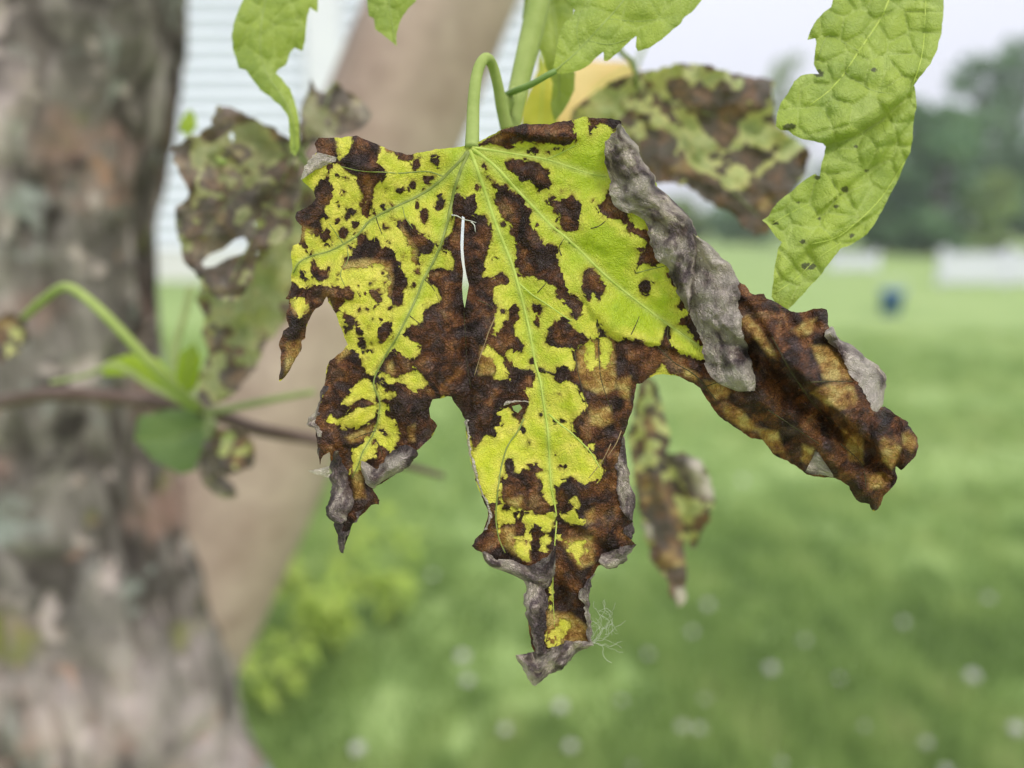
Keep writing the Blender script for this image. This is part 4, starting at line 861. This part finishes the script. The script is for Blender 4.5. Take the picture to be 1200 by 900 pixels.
sheet('rolled_margin', [(565,647),(572,662),(586,668),(601,674),(615,681),(630,687),(641,689),(648,680),(651,664)], [(568,646),(576,651),(584,657),(597,655),(611,661),(623,663),(635,657),(643,649),(651,639)], 9, 2, 8, leaf, seed=66, n=50, pale=0.22)
sheet('rolled_margin', [(615,681),(615,698),(616,717),(620,732),(625,752),(627,766)], [(646,684),(641,690),(642,705),(639,720),(638,740),(640,755),(643,766)][:6] + [(643,766)], 9, 1, 5, leaf, seed=67, n=40)
sheet('rolled_margin', [(697,672),(692,682),(691,700),(691,717),(693,737),(694,756)], [(695,673),(680,690),(679,700),(686,712),(688,737),(689,755)], 5, 0, 4, leaf, seed=68, n=34, m=9, pale=0.25)
sheet('curled_tip', [(604,768),(607,776),(615,787),(619,797),(628,804),(641,791),(654,786),(664,781),(675,767),(694,757)], [(606,767),(618,765),(628,763),(640,761),(650,758),(660,754),(670,751),(680,751),(688,752),(694,754)], 12, -2, 7, leaf, seed=69, n=60, m=16, crump=8, pale=0.12)
sheet('pale_fold', [(353,211),(356,204),(360,193),(365,184),(371,178)], [(366,202),(376,197),(384,193),(391,188),(394,184)], 4, 2, 6, leaf, seed=70, n=24, pale=0.95, crump=2)
sheet('rolled_margin', [(423,551),(426,561),(436,572),(447,566),(462,557),(476,549),(486,540),(489,529)], [(423,540),(431,543),(441,549),(450,543),(455,533),(465,525),(475,521),(488,527)], 9, 1, 7, leaf, seed=71, n=44, pale=0.12)
sheet('curled_tip', [(392,528),(388,545),(387,560),(389,572),(384,590),(382,603),(390,611),(398,614)], [(396,528),(404,545),(409,560),(412,575),(415,590),(411,600),(407,608),(402,613)], 8, 2, 8, leaf, seed=72, n=50, m=14)
sheet('curled_tip', [(391,610),(393,620),(395,630),(397,640),(400,648)], [(428,596),(420,606),(413,616),(407,632),(401,648)], 5, 0, 1, leaf, seed=73, n=30, m=10)
sheet('rolled_margin', [(380,452),(372,472),(366,486),(359,498),(368,502),(371,518),(373,534)], [(384,452),(381,470),(379,485),(377,497),(378,508),(380,520),(383,533)], 3, -3, 2, leaf, seed=74, n=40, m=9)
sheet('pale_fold', [(361,551),(370,550),(378,549),(385,545)], [(361,552),(370,556),(378,558),(387,560)], 2, 0, 2, leaf, seed=75, n=16, m=7, pale=1.0, crump=1)
sheet('rolled_margin', [(967,389),(975,382),(983,397),(998,404),(1015,419),(1028,428),(1038,443),(1037,462),(1028,494)], [(966,394),(972,402),(982,410),(990,425),(997,440),(1005,452),(1015,465),(1021,480),(1027,495)], 9, -4, 8, leaf, seed=76, n=50, pale=0.7)
sheet('pale_fold', [(944,553),(952,556),(964,557),(978,559)], [(954,532),(956,524),(957,520),(961,533)], 3, 2, 6, leaf, seed=77, n=16, m=9, pale=0.55, crump=1)
sheet('pale_fold', [(546,490),(547,510),(549,525),(552,540),(556,558),(562,575),(568,588),(572,601),(571,612),(565,622)], [(549,492),(549.5,510),(552,525),(555,540),(559,557),(565,573),(571,587),(575,600),(575,612),(570,620)], 2, -2, 2, leaf, seed=78, n=50, m=6, pale=0.9, crump=0.6)
sheet('pale_fold', [(590,476),(600,473),(610,471),(621,472)], [(591,471),(600,470),(610,469.5),(620,471)], 2, 3, 5, leaf, seed=79, n=14, m=5, pale=0.8, crump=0.5)
sheet('rolled_margin', [(864,329),(870,333),(876,341),(884,346),(896,345)], [(866,352),(872,349),(880,357),(890,355),(897,352)], 3, -8, -4, leaf, und=0.0, seed=80, n=24, m=8)
# torn fibres at the head of the slit
for l in ([(529,252),(536,253),(543,257),(552,259),(558,261)], [(552,260),(556,264),(557,272)]):
    vein(l, 0.8, 0.35, M['fibre'], blade, lift=1.5, name='torn_fibre', sink=0)
# leaf stalk: up from the blade, over a hook and down to the shoot
def ptube(name, pts, r, mat, parent, nseg=12):
    q = [tuple(P(*p)) for p in pts]; return tube(name, q, [x * D0 / FPX for x in r], mat, parent, nseg)
ptube('petiole', [(553,174,D0),(554,150,D0+.002),(555,120,D0+.004),(558,92,D0+.006),(563,75,D0+.008),(570,68,D0+.011),(577,76,D0+.016),(583,98,D0+.021),(588,125,D0+.026),(594,150,D0+.030)],
      [8.8,8.0,7.6,7.2,6.8,6.4,6.6,7,8,9], M['stem'], leaf)

# ================================================================== other leaves of the shoots
def domes(u, v, seeds):
    """puckered tissue: a low dome over each vein-bound cell; also the distance to the cell border"""
    b1 = np.full(u.shape, 1e9); b2 = np.full(u.shape, 1e9)
    for sx_, sy_ in seeds:
        d = np.hypot(u - sx_, v - sy_); b2 = np.minimum(b2, np.maximum(b1, d)); b1 = np.minimum(b1, d)
    return b1, b2 - b1
def cell_seeds(outline, step, seed):
    rs = np.random.RandomState(seed); o = np.array(outline); out = []
    for y in np.arange(o[:, 1].min(), o[:, 1].max(), step):
        for x in np.arange(o[:, 0].min(), o[:, 0].max(), step):
            out.append((x + step * 1.5 * (rs.rand() - .5), y + step * 1.5 * (rs.rand() - .5)))
    a = np.array(out); return a[seg_keep(a, outline, step)]
def seg_keep(a, outline, step): return inside(a[:, 0], a[:, 1], outline) | (seg_dist(a[:, 0], a[:, 1], outline) < step)

def green_leaf(name, outline, d, label, mat, creases=(), veins=(), spots=(), step=3.0, cells=26, amp=5.0, rough=6.0, seed=1, group=None, tilt=(0, 0), stalk=None, cat='leaf', vm='vein_pale', jag=1.0, ledges=(), stalkr=3.0, stalkmat='stem'):
    o = np.array(outline, float); cu, cv_ = o.mean(0)
    root = empty(name, tuple(P(*(outline[0]), d)), label, cat, group)
    seeds = cell_seeds(outline, cells, seed) if cells else None
    def zf(u, v):
        u = np.asarray(u, float); v = np.asarray(v, float)
        z = rough * 1.6 * fbm(u / 80, v / 80, seed, 2) + rough * 0.6 * fbm(u / 28, v / 28, seed + 3, 2) + (u - cu) * tilt[0] + (v - cv_) * tilt[1]
        if cells:
            b1, b2 = domes(u, v, seeds); z = z + amp * (1 - np.exp(-b2 / (cells * 0.22)))
        for l, a, wd in creases: z = z + a * np.exp(-(seg_dist(u, v, l, False) / wd) ** 1.5)
        for l, a, wd, rc in ledges: z = z + side_step(u, v, l, a, wd, rc)
        for l, r0, r1, m_ in veins: z = z - 2.2 * np.exp(-(seg_dist(u, v, l, False) / 6.0) ** 2)
        return z
    v2, f2 = triangulate(outline, [], step, step * 0.8, jag, seed)
    U, W = v2[:, 0], v2[:, 1]; z = zf(U, W)
    ed = seg_dist(U, W, outline); z = z - 3.5 * np.exp(-ed / 5.0)
    cell = domes(U, W, seeds)[1] if cells else np.full(U.shape, 9.0)
    sp = np.full(U.shape, -20.0)
    for x, y, r_ in spots: sp = np.maximum(sp, r_ - np.hypot((U - x) * 0.8, W - y))
    bl = mesh_obj('blade', to3(U, W, z, d), f2[:, ::-1], M[mat], root, attrs={'lp': lpv(U, W, 0 * U + seed), 'cell': cell, 'spot': sp, 'fold': 0 * U})
    for k, (l, r0, r1, m_) in enumerate(veins): vein(l, r0 * 0.75, r1 * 0.75, M[m_], bl, zf, d, 0.0, 'midrib' if k == 0 else 'vein')
    if stalk:
        q = [tuple(P(*p)) for p in stalk]; tube('petiole', q, [stalkr * d / FPX, stalkr * 1.15 * d / FPX], M[stalkmat], root, 10)
    return root, zf

# fresh leaf hanging on the right
RO = [(985,-95),(975,-60),(980,-25),(974,8),(965,15),(957,24),(950,35),(946,47),(955,45),(957,49),(955,60),(954,75),(957,82),(960,87),(950,86),(940,88),(931,95),(924,108),(915,120),(911,132),(909,148),(915,152),(923,153),(930,158),(938,162),(950,165),(965,168),(968,172),(966,180),(962,195),(960,206),(955,204),(945,209),(930,222),(910,238),(900,254),(893,258),(900,264),(908,276),(916,284),(912,290),(910,302),(907,320),(905,340),(904,348),(912,360),(922,364),(934,352),(945,340),(960,325),(972,308),(985,292),(1000,285),(1015,275),(1025,262),(1035,245),(1045,225),(1055,205),(1063,185),(1067,178),(1069,165),(1071,140),(1074,125),(1073,112),(1071,100),(1080,88),(1090,75),(1098,58),(1103,40),(1106,10),(1104,-40),(1085,-85),(1040,-120)]
DR = 0.276
gl, gzf = green_leaf('fresh_leaf', RO, DR, 'large fresh green puckered leaf with toothed edge hanging before the far trees', 'green',
    creases=[([(966,169),(1000,158),(1030,140),(1072,104)],-9,8),([(975,150),(1010,138),(1050,112)],7,12),([(990,222),(1030,187),(1068,142)],-8,7),([(905,340),(950,290),(985,277),(1000,268)],-7,6),([(960,195),(1000,185),(1040,155)],6,12),([(920,250),(960,240),(1000,230)],6,14)],
    veins=[([(1050,-110),(1045,-20),(1035,15),(1020,40),(1005,62),(990,85),(970,108),(945,126)],2.4,1.2,'vein_pale'),([(1006,60),(985,48),(970,42),(958,70)],0.9,0.6,'stem'),([(990,85),(1020,105),(1045,110)],0.9,0.6,'stem'),([(1085,-20),(1083,40),(1079,70),(1070,99)],1.2,0.9,'vein_pale'),
           ([(950,286),(975,280),(995,268),(1030,235),(1060,190)],1.1,0.8,'vein_pale'),([(908,344),(935,325),(955,305),(985,285)],1.0,0.8,'vein_pale'),([(905,262),(935,245),(970,230)],0.9,0.6,'vein_pale')],
    spots=[(960,86,4.5),(1024,82,3),(922,149,4),(928,148,4),(1003,172,2.3),(958,208,3),(990,222,4),(980,242,2.5),(941,283,3),(944,312,4.5),(951,312,4),(909,261,3),(998,276,2.6),(935,238,1.8),(960,256,1.8),(1015,200,2)],
    step=2.6, cells=27, amp=6.2, rough=9, seed=4, ledges=[([(964,170),(1000,158),(1030,140),(1074,102)],20,2.2,50),([(986,226),(1030,187),(1070,140)],13,2.5,34),([(904,345),(950,290),(985,277),(1000,266)],11,2.5,28),([(1084,-60),(1083,40),(1079,70),(1070,100)],4,5,24)], tilt=(-0.05, 0.02), stalk=[(1045,-108,DR),(1060,-220,DR+.006),(1085,-380,DR+.015),(1100,-565,.31)], stalkr=5)
# top leaf with toothed lower edge
TO = [(648,86),(650,72),(652,60),(655,45),(658,35),(662,27),(672,18),(674,12),(668,5),(666,-10),(672,-40),(700,-75),(760,-100),(815,-80),(838,-40),(822,0),(811,14),(800,22),(798,27),(783,40),(775,47),(760,57),(747,60),(745,55),(746,42),(740,46),(730,56),(722,64),(712,71),(708,71),(707,61),(698,68),(690,76),(680,82),(670,85),(660,87)]
DT = 0.279
green_leaf('fresh_leaf', TO, DT, 'green toothed leaf jutting out above the blighted leaf on a thin stalk', 'green',
    veins=[([(649,84),(675,62),(705,30),(735,-5),(770,-60)],1.6,1.0,'stem'),([(690,48),(715,52),(740,44)],0.8,0.5,'stem'),([(712,22),(750,25),(785,20)],0.8,0.5,'stem'),([(680,58),(676,35),(682,10)],0.8,0.5,'stem')],
    step=2.8, cells=30, amp=3.0, rough=6, seed=9, tilt=(0.03, 0.0), stalk=[(651,83,DT),(640,89,DT),(620,100,DT+.003),(602,107,DT+.008),(592,112,DT+.014)], stalkr=3.6, stalkmat='stem_dark')
green_leaf('fresh_leaf', [(622,-50),(660,-60),(672,-10),(674,40),(662,75),(674,85),(673,105),(664,125),(650,144),(645,125),(648,97),(640,80),(634,58),(619,57),(612,20)], 0.315, 'pale green leaf hanging straight down behind the thick shoot', 'green',
    veins=[([(640,-50),(650,20),(655,80),(655,120)],2,1,'stem')], step=4, cells=28, amp=2.5, seed=12, stalk=[(640,-50,.315),(670,-200,.33),(720,-560,.5)], stalkr=3)
green_leaf('yellowing_leaf', [(632,56),(640,78),(648,95),(653,120),(654,160),(640,172),(610,165),(611,128),(622,102),(630,80)], 0.36, 'yellow leaf showing behind the stalk of the blighted leaf', 'yellow', step=4, cells=0, seed=13,
    veins=[([(634,60),(636,100),(632,160)],2,1,'vein_pale')], stalk=[(632,58,.36),(620,20,.35),(640,-80,.36),(700,-400,.55)], stalkr=3)
green_leaf('yellowing_leaf', [(664,82),(690,70),(735,72),(752,84),(735,98),(710,115),(690,140),(660,170),(640,180),(650,140)], 0.55, 'orange-yellow turning leaf behind the toothed green leaf', 'orange', step=5, cells=0, seed=15,
    veins=[([(740,78),(700,105),(655,165)],2,1,'vein_pale')], stalk=[(745,78,.55),(760,20,.56),(740,-150,.6),(690,-470,.75)], stalkr=2.5)
TL = [(300,-40),(285,0),(276,20),(271,42),(274,60),(280,80),(288,82),(295,92),(305,105),(318,115),(330,125),(338,138),(339,155),(340,178),(346,184),(351,172),(350,140),(347,125),(340,105),(330,92),(323,86),(326,81),(335,77),(340,62),(345,56),(355,60),(358,45),(360,20),(363,8),(372,15),(373,0),(378,-30),(340,-60)]
green_leaf('fresh_leaf', TL, 0.305, 'fresh green leaf with a long twisted tail hanging before the house', 'green',
    veins=[([(330,-50),(312,0),(305,50),(312,85),(330,112),(343,140),(345,175)],1.8,0.8,'stem'),([(308,10),(290,35),(278,60)],0.9,0.5,'stem'),([(306,40),(330,25),(352,20)],0.9,0.5,'stem')],
    creases=[([(312,85),(330,110),(344,150)],5,8)], step=3, cells=30, amp=3.2, rough=5, seed=17, stalk=[(330,-50,.305),(335,-180,.32),(332,-430,.36)], stalkr=4)
green_leaf('fresh_leaf', [(432,-30),(430,-5),(432,18),(438,22),(440,34),(450,42),(465,54),(464,40),(470,22),(478,10),(487,2),(492,-20),(470,-60),(448,-60)], 0.292, 'small green leaf tip hanging before the smooth leaning limb', 'green',
    veins=[([(458,-50),(456,0),(463,48)],1.3,0.6,'stem')], step=3, cells=24, amp=2.5, seed=19, stalk=[(458,-55,.292),(450,-200,.33),(400,-520,.45)], stalkr=3)

# thick shoot the leaf stalks grow from
sh = empty('green_shoot', tuple(P(660, -60, .30)), 'thick pale green shoot slanting up behind the hooked leaf stalk', 'shoot')
def dtube(name, pts, r, mat, parent, nseg=12):
    return tube(name, [tuple(P(*p)) for p in pts], [a * p[2] / FPX for a, p in zip(r, pts)], mat, parent, nseg)
dtube('stem', [(588,265,.300),(592,210,.297),(596,165,.296),(604,120,.297),(618,60,.30),(632,0,.303),(648,-80,.31),(680,-260,.32),(760,-480,.33),(820,-600,.345)], [9,11,14,15,14.5,14,13,12,9,7], M['stem'], sh)
dtube('node', [(590,140,.292),(595,120,.291),(603,104,.294)], [5,8,4], M['stem'], sh)

# ------------------------------------------------------------------ blurred blighted leaves
def sick_leaf(name, outline, d, label, ops=(), tans=(), seed=1, step=4.0, rough=14, holes=(), creases=(), veins=(), stalk=None, stalkr=3, base=None, und=0.0, tilt=(0, 0), thr=0.0, mat='blight_soft', group='blighted leaves behind', und_polys=(), pale_polys=()):
    o = np.array(outline, float); cu, cv_ = o.mean(0)
    root = empty(name, tuple(P(*(outline[0]), d)), label, 'leaf', group)
    def zf(u, v):
        u = np.asarray(u, float); v = np.asarray(v, float)
        z = rough * 1.5 * fbm(u / 60, v / 60, seed, 2) + rough * fbm(u / 24, v / 24, seed + 3, 3) + (u - cu) * tilt[0] + (v - cv_) * tilt[1]
        for l, a, wd in creases: z = z + a * np.exp(-(seg_dist(u, v, l, False) / wd) ** 1.5)
        return z
    v2, f2 = triangulate(outline, list(holes), step, step * .8, 4.0, seed)
    U, W = v2[:, 0], v2[:, 1]; z = zf(U, W)
    ed = seg_dist(U, W, outline); z = z + 10 * np.exp(-ed / 6.0) * np.sign(fbm(U / 30, W / 30, seed + 7, 1))
    n = (fbm(U / 26, W / 26, seed + 11, 3) + 0.7 * fbm(U / 10, W / 10, seed + 13, 2) + thr) * 34 + np.clip(9 - ed, 0, 9) * 1.2
    if ops:
        q = nec_field(U, W, ops, -12.0); n = np.where(q > -12, np.where(np.abs(q) < 14, q + n * 0.6, n * .6 + q), n)
    um = np.full(U.shape, und); pm = 0 * U
    for p_ in und_polys: um = np.maximum(um, np.clip(sdf(U, W, p_) / 4 + .5, 0, 1))
    for p_ in pale_polys: pm = np.maximum(pm, np.clip(sdf(U, W, p_) / 4 + .5, 0, 1)); um = np.maximum(um, pm)
    bl = mesh_obj('blade', to3(U, W, z, d), f2[:, ::-1], M[mat], root, attrs={'lp': lpv(U + 77 * seed, W, 0 * U), 'nec': n, 'tan': tan_field(U, W, tans) if tans else (fbm(U / 20, W / 20, seed + 20, 2) * 20 - 7), 'und': um, 'pale': pm, 'yel': np.clip(0.5 + 1.2 * fbm(U / 30, W / 30, seed + 2, 2), 0, 1)})
    for k, (l, r0, r1, m_) in enumerate(veins): vein(l, r0 * 0.5, r1 * 0.5, M['stem_soft'], bl, zf, d, 0.0, 'midrib' if k == 0 else 'vein')
    if stalk:
        q = [tuple(P(*p)) for p in stalk]; tube('petiole', q, [stalkr * d / FPX, stalkr * 1.2 * d / FPX], M['stem_soft'], root, 10)
    return root
BR = [(670,130),(690,113),(715,97),(735,88),(760,82),(790,76),(805,74),(830,77),(850,84),(885,90),(906,95),(906,120),(909,145),(918,155),(935,165),(949,176),(946,195),(938,215),(926,226),(914,250),(900,272),(885,277),(870,264),(860,252),(845,245),(830,237),(815,224),(800,217),(785,214),(760,215),(735,210),(700,180),(672,145)]
sick_leaf('blighted_leaf', BR, 0.385, 'blotched dying leaf spread out behind the grey rolled margin, before the sky', seed=21, und=0.06,
    ops=[('b',[(775,90),(795,88),(835,110),(850,88),(905,92),(908,150),(890,140),(870,145),(860,165),(845,170),(825,150),(800,130),(805,115),(785,110)]),('g',[(848,92),(868,92),(872,112),(855,112)]),('b',[(760,150),(790,160),(800,185),(830,210),(860,225),(905,200),(945,170),(950,200),(900,280),(860,255),(800,220),(740,195),(745,160)]),('g',[(812,160),(835,165),(850,180),(885,170),(893,190),(870,205),(840,200),(815,185)]),('b',[(710,118),(716,115),(718,135),(711,135)]),('b',[(733,112),(740,112),(742,132),(734,132)]),('b',[(757,115),(764,115),(768,140),(760,140)]),('g',[(690,115),(760,90),(790,110),(800,150),(790,160),(760,150),(740,160),(700,160)]),('b',[(670,122),(690,118),(688,135),(670,138)])],
    veins=[([(746,98),(765,130),(800,170),(850,215),(890,255)],2.2,1,'stem'),([(746,98),(790,120),(850,140),(900,160)],2,1,'stem'),([(746,98),(745,150),(750,200)],2.4,1,'stem'),([(746,98),(725,120),(700,160)],1.8,1,'stem')], stalk=[(746,100,.385),(744,80,.38),(736,66,.375),(722,50,.37),(715,-40,.35),(740,-300,.345),(800,-595,.345)], stalkr=3.2, thr=0.0, rough=16)
L1 = [(200,176),(215,165),(235,155),(248,148),(247,140),(255,125),(265,124),(280,132),(300,140),(320,150),(335,158),(346,168),(353,190),(352,225),(345,250),(340,275),(318,290),(300,296),(296,330),(278,352),(258,352),(240,340),(228,318),(217,305),(210,285),(205,260),(207,243),(216,238),(222,225),(216,215),(208,195)]
sick_leaf('blighted_leaf', L1, 0.375, 'ragged brown-edged dying leaf with a hole, hanging before the house wall', seed=25, thr=-0.04, und=0.4,
    holes=[[(236,308),(246,298),(262,292),(275,281),(286,278),(292,287),(285,297),(266,303),(251,312),(240,314)],[(296,262),(304,256),(312,260),(308,267),(299,268)],[(268,158),(272,154),(275,160),(272,168)]],
    ops=[('b',[(196,176),(248,140),(262,120),(300,138),(285,150),(262,158),(240,170),(225,190),(222,230),(235,262),(225,300),(205,260)]),('g',[(270,170),(330,160),(350,175),(345,215),(320,235),(300,245),(275,240),(262,215),(280,195)]),('g',[(225,168),(245,175),(238,190),(224,192)]),('b',[(230,230),(255,238),(280,258),(300,245),(330,260),(300,300),(250,350),(215,300)])],
    veins=[([(345,172),(310,200),(270,235),(230,290)],2.2,1,'stem'),([(345,172),(330,215),(300,270),(270,330)],2.2,1,'stem'),([(345,172),(300,165),(255,160)],2,1,'stem')], stalk=[(345,172,.375),(346,150,.37),(342,125,.365),(330,103,.36),(314,80,.355),(310,20,.35),(318,-50,.345),(330,-425,.36)], stalkr=4.5, rough=18)
L2 = [(300,250),(340,215),(365,200),(392,235),(388,290),(375,330),(352,345),(338,375),(312,402),(300,432),(272,462),(250,476),(232,468),(233,440),(246,412),(236,392),(241,370),(228,350),(247,322),(300,300)]
sick_leaf('blighted_leaf', L2, 0.43, 'limp grey-green wilted leaf drooping below the ragged holed leaf', seed=29, thr=-0.12, und=0.25,
    veins=[([(365,205),(335,290),(290,380),(250,455)],2.4,1,'stem')], stalk=[(365,205,.43),(358,190,.41),(350,178,.39),(345,168,.374)], stalkr=3.5, rough=18)
L3 = [(351,150),(352,125),(362,110),(364,92),(370,105),(380,108),(388,100),(390,95),(400,103),(415,113),(432,124),(435,138),(426,150),(405,158),(385,163),(365,170),(353,185)]
sick_leaf('blighted_leaf', L3, 0.39, 'crumpled grey leaf with two sharp points before the house wall', seed=33, thr=0.2, und=0.6,
    ops=[('b',[(360,90),(385,105),(420,110),(440,140),(400,160),(398,130),(370,120)]),('g',[(352,130),(385,125),(395,150),(370,170),(350,160)])], veins=[([(353,182),(375,140),(390,100)],2,1,'stem')], stalk=[(353,182,.39),(350,176,.383),(346,165,.373)], stalkr=3, rough=16)
H1 = [(752,440),(768,446),(776,480),(787,510),(782,532),(800,532),(820,538),(832,560),(837,590),(831,612),(821,625),(816,642),(808,642),(805,620),(801,640),(804,660),(803,690),(807,700),(795,713),(788,702),(780,680),(765,660),(757,630),(748,600),(742,560),(737,510),(744,470)]
sick_leaf('blighted_leaf', H1, 0.42, 'shrivelled hanging leaf with pale curled flap, below the bridge of the dead lobe', seed=37, thr=0.12,
    ops=[('g',[(745,470),(772,470),(787,510),(780,535),(765,530),(758,500),(742,540),(738,510)]),('b',[(758,545),(775,550),(790,570),(800,600),(800,690),(795,713),(770,670),(752,600),(748,560)]),('g',[(765,545),(782,548),(790,575),(812,580),(828,595),(810,608),(803,618),(796,605),(785,590),(770,565)]),('b',[(806,608),(830,600),(826,622),(812,632)])],
    und_polys=[[(785,530),(820,534),(840,570),(840,585),(812,582),(795,560)]], pale_polys=[[(805,540),(822,538),(838,568),(838,582),(818,580)],[(790,690),(806,686),(810,704),(794,716)],[(752,612),(764,616),(766,632),(758,630)]],
    creases=[([(752,450),(768,540),(785,620),(795,700)],14,14),([(800,535),(825,560),(830,600)],14,12),([(790,560),(802,600),(806,630)],-14,8)], stalk=[(756,442,.42),(752,420,.42),(735,360,.42),(690,250,.40),(640,180,.36),(604,150,.302)], stalkr=3, rough=14)

# leaves and stalks on the low twig
def stalk_thing(name, pts, r, label, mat='stem', cat='stalk'):
    t = empty(name, tuple(P(*pts[-1])), label, cat); dtube('stem', pts, r, M[mat], t); return t
st1 = stalk_thing('leaf_stalk', [(28,372,.50),(50,352,.475),(76,336,.45),(102,350,.44),(135,381,.435),(170,419,.44),(200,450,.455),(218,467,.475),(232,478,.495)], [4,5,5,5.5,6,6,6,6,6], 'arched lime green leaf stalk rising from the low twig across the trunk', 'stem')
stalk_thing('leaf_stalk', [(60,448,.50),(100,440,.49),(135,428,.49),(175,452,.50),(225,478,.505)], [2.5,3,3,3,3], 'short pale stalk running left from the low twig', 'stem_soft')
stalk_thing('leaf_stalk', [(368,459,.47),(330,466,.475),(295,473,.48),(262,480,.49),(240,482,.497)], [3.5,4,4.5,4.5,4.5], 'pale horizontal stalk running right above the low twig', 'stem_soft')
stalk_thing('leaf_stalk', [(224,335,.52),(216,370,.52),(206,405,.52),(205,440,.52),(222,477,.512)], [4,4,4.5,5,5], 'thin upright green stalk behind the drooping grey-green leaf', 'stem_soft')
def small(outline, d, label, mat, seed, stalk, name='young_leaf'):
    green_leaf(name, outline, d, label, mat, step=5, cells=0, rough=10, seed=seed, stalk=stalk, stalkr=3, group='leaves on the low twig', veins=[([outline[0], tuple(np.mean(outline, 0)), outline[len(outline) // 2]], 1.6, .8, 'stem')])
small([(215,470),(205,440),(210,415),(228,402),(236,420),(232,450)], .47, 'bright lime young leaf standing up at the fork of the arched stalk', 'green_bright', 41, [(215,468,.47),(225,478,.50)])
small([(200,462),(178,452),(155,440),(120,440),(122,425),(150,415),(185,420),(203,440)], .50, 'lime young leaf lying left of the arched stalk', 'green_bright', 42, [(200,462,.50),(226,480,.505)])
small([(230,470),(238,445),(245,415),(250,400),(248,430),(242,462)], .485, 'narrow upright yellow-green young leaf on the low twig', 'yellow', 43, [(230,470,.485),(236,480,.498)])
small([(250,492),(225,478),(195,480),(162,488),(158,515),(180,540),(212,556),(238,548),(256,520)], .515, 'flat deep green leaf hanging under the low twig', 'green_dark', 44, [(250,492,.515),(246,484,.50)], 'green_leaf')
small([(222,128),(212,140),(210,152),(220,160),(230,150),(230,136)], .46, 'tiny lime leaflet beyond the ragged holed leaf', 'green_bright', 45, [(220,158,.46),(232,175,.43),(262,190,.37)])
sick_leaf('blighted_leaf', [(252,500),(270,503),(290,508),(300,525),(297,545),(280,552),(262,556),(250,545),(246,520)], 0.46, 'small curled green and brown leaf just under the low twig', seed=51, thr=0.12, mat='blight_soft', stalk=[(252,500,.46),(246,486,.497)], group='leaves on the low twig')
sick_leaf('blighted_leaf', [(244,512),(238,520),(230,545),(240,570),(262,585),(280,580),(270,565),(255,550),(252,530)], 0.48, 'withered grey scrap of leaf dangling under the low twig', seed=52, thr=0.3, und=0.9, stalk=[(244,512,.48),(243,487,.498)], group='leaves on the low twig')
sick_leaf('blighted_leaf', [(28,372),(10,365),(-10,380),(-20,410),(0,425),(20,415),(38,395)], 0.50, 'small yellowish spotted leaf at the end of the arched stalk', seed=53, thr=0.1, mat='blight_soft', group='leaves on the low twig')

# ------------------------------------------------------------------ tuft of white fibres caught at the leaf tip
rs = np.random.RandomState(77)
tf = empty('fibre_tuft', tuple(P(693, 756, D0 + .004)), 'wispy tuft of white fibres clinging beside the curled leaf tip', 'fibre tuft')
V = []; F = []
for k in range(26):
    a = np.array([692 + 3 * rs.rand(), 757 - 6 * rs.rand()]) if k < 12 else np.array([700 + 20 * rs.rand(), 722 + 26 * rs.rand()])
    h_ = -1.0 + 1.1 * rs.rand() - (0.0 if k < 12 else rs.rand() * 2); q = [a]
    for st_ in range(7):
        h_ += rs.normal() * 0.5; q.append(q[-1] + np.array([math.cos(h_), math.sin(h_)]) * (5.5 if k < 12 else 3.6))
    p = smooth_line(q, 26); z = np.cumsum(rs.normal(size=26)) * 0.8
    v_, f_ = tube_mesh(to3(p[:, 0], p[:, 1], z, D0 + .004), 0.13 * D0 / FPX * (0.6 + 0.9 * rs.rand()), 4)
    b0 = len(V); V += v_.tolist(); F += [tuple(b0 + i for i in f) for f in f_]
mesh_obj('fibres', V, F, M['fibre'], tf)

# ------------------------------------------------------------------ humid air over the lawn
hv, hf = box(-118, 118, -26, 136, -1.2, 12.0)
hz = NT('haze_air'); vp = hz.n('VolumePrincipled', {'Color': (0.93, 0.96, 1.0), 'Density': 0.0032, 'Anisotropy': 0.2})
hz.t.links.new(vp.outputs[0], hz.out.inputs['Volume'])
tag(mesh_obj('haze', hv, hf, hz.m, smooth=False), 'pale humid air softening the far trees', 'haze', kind='stuff')
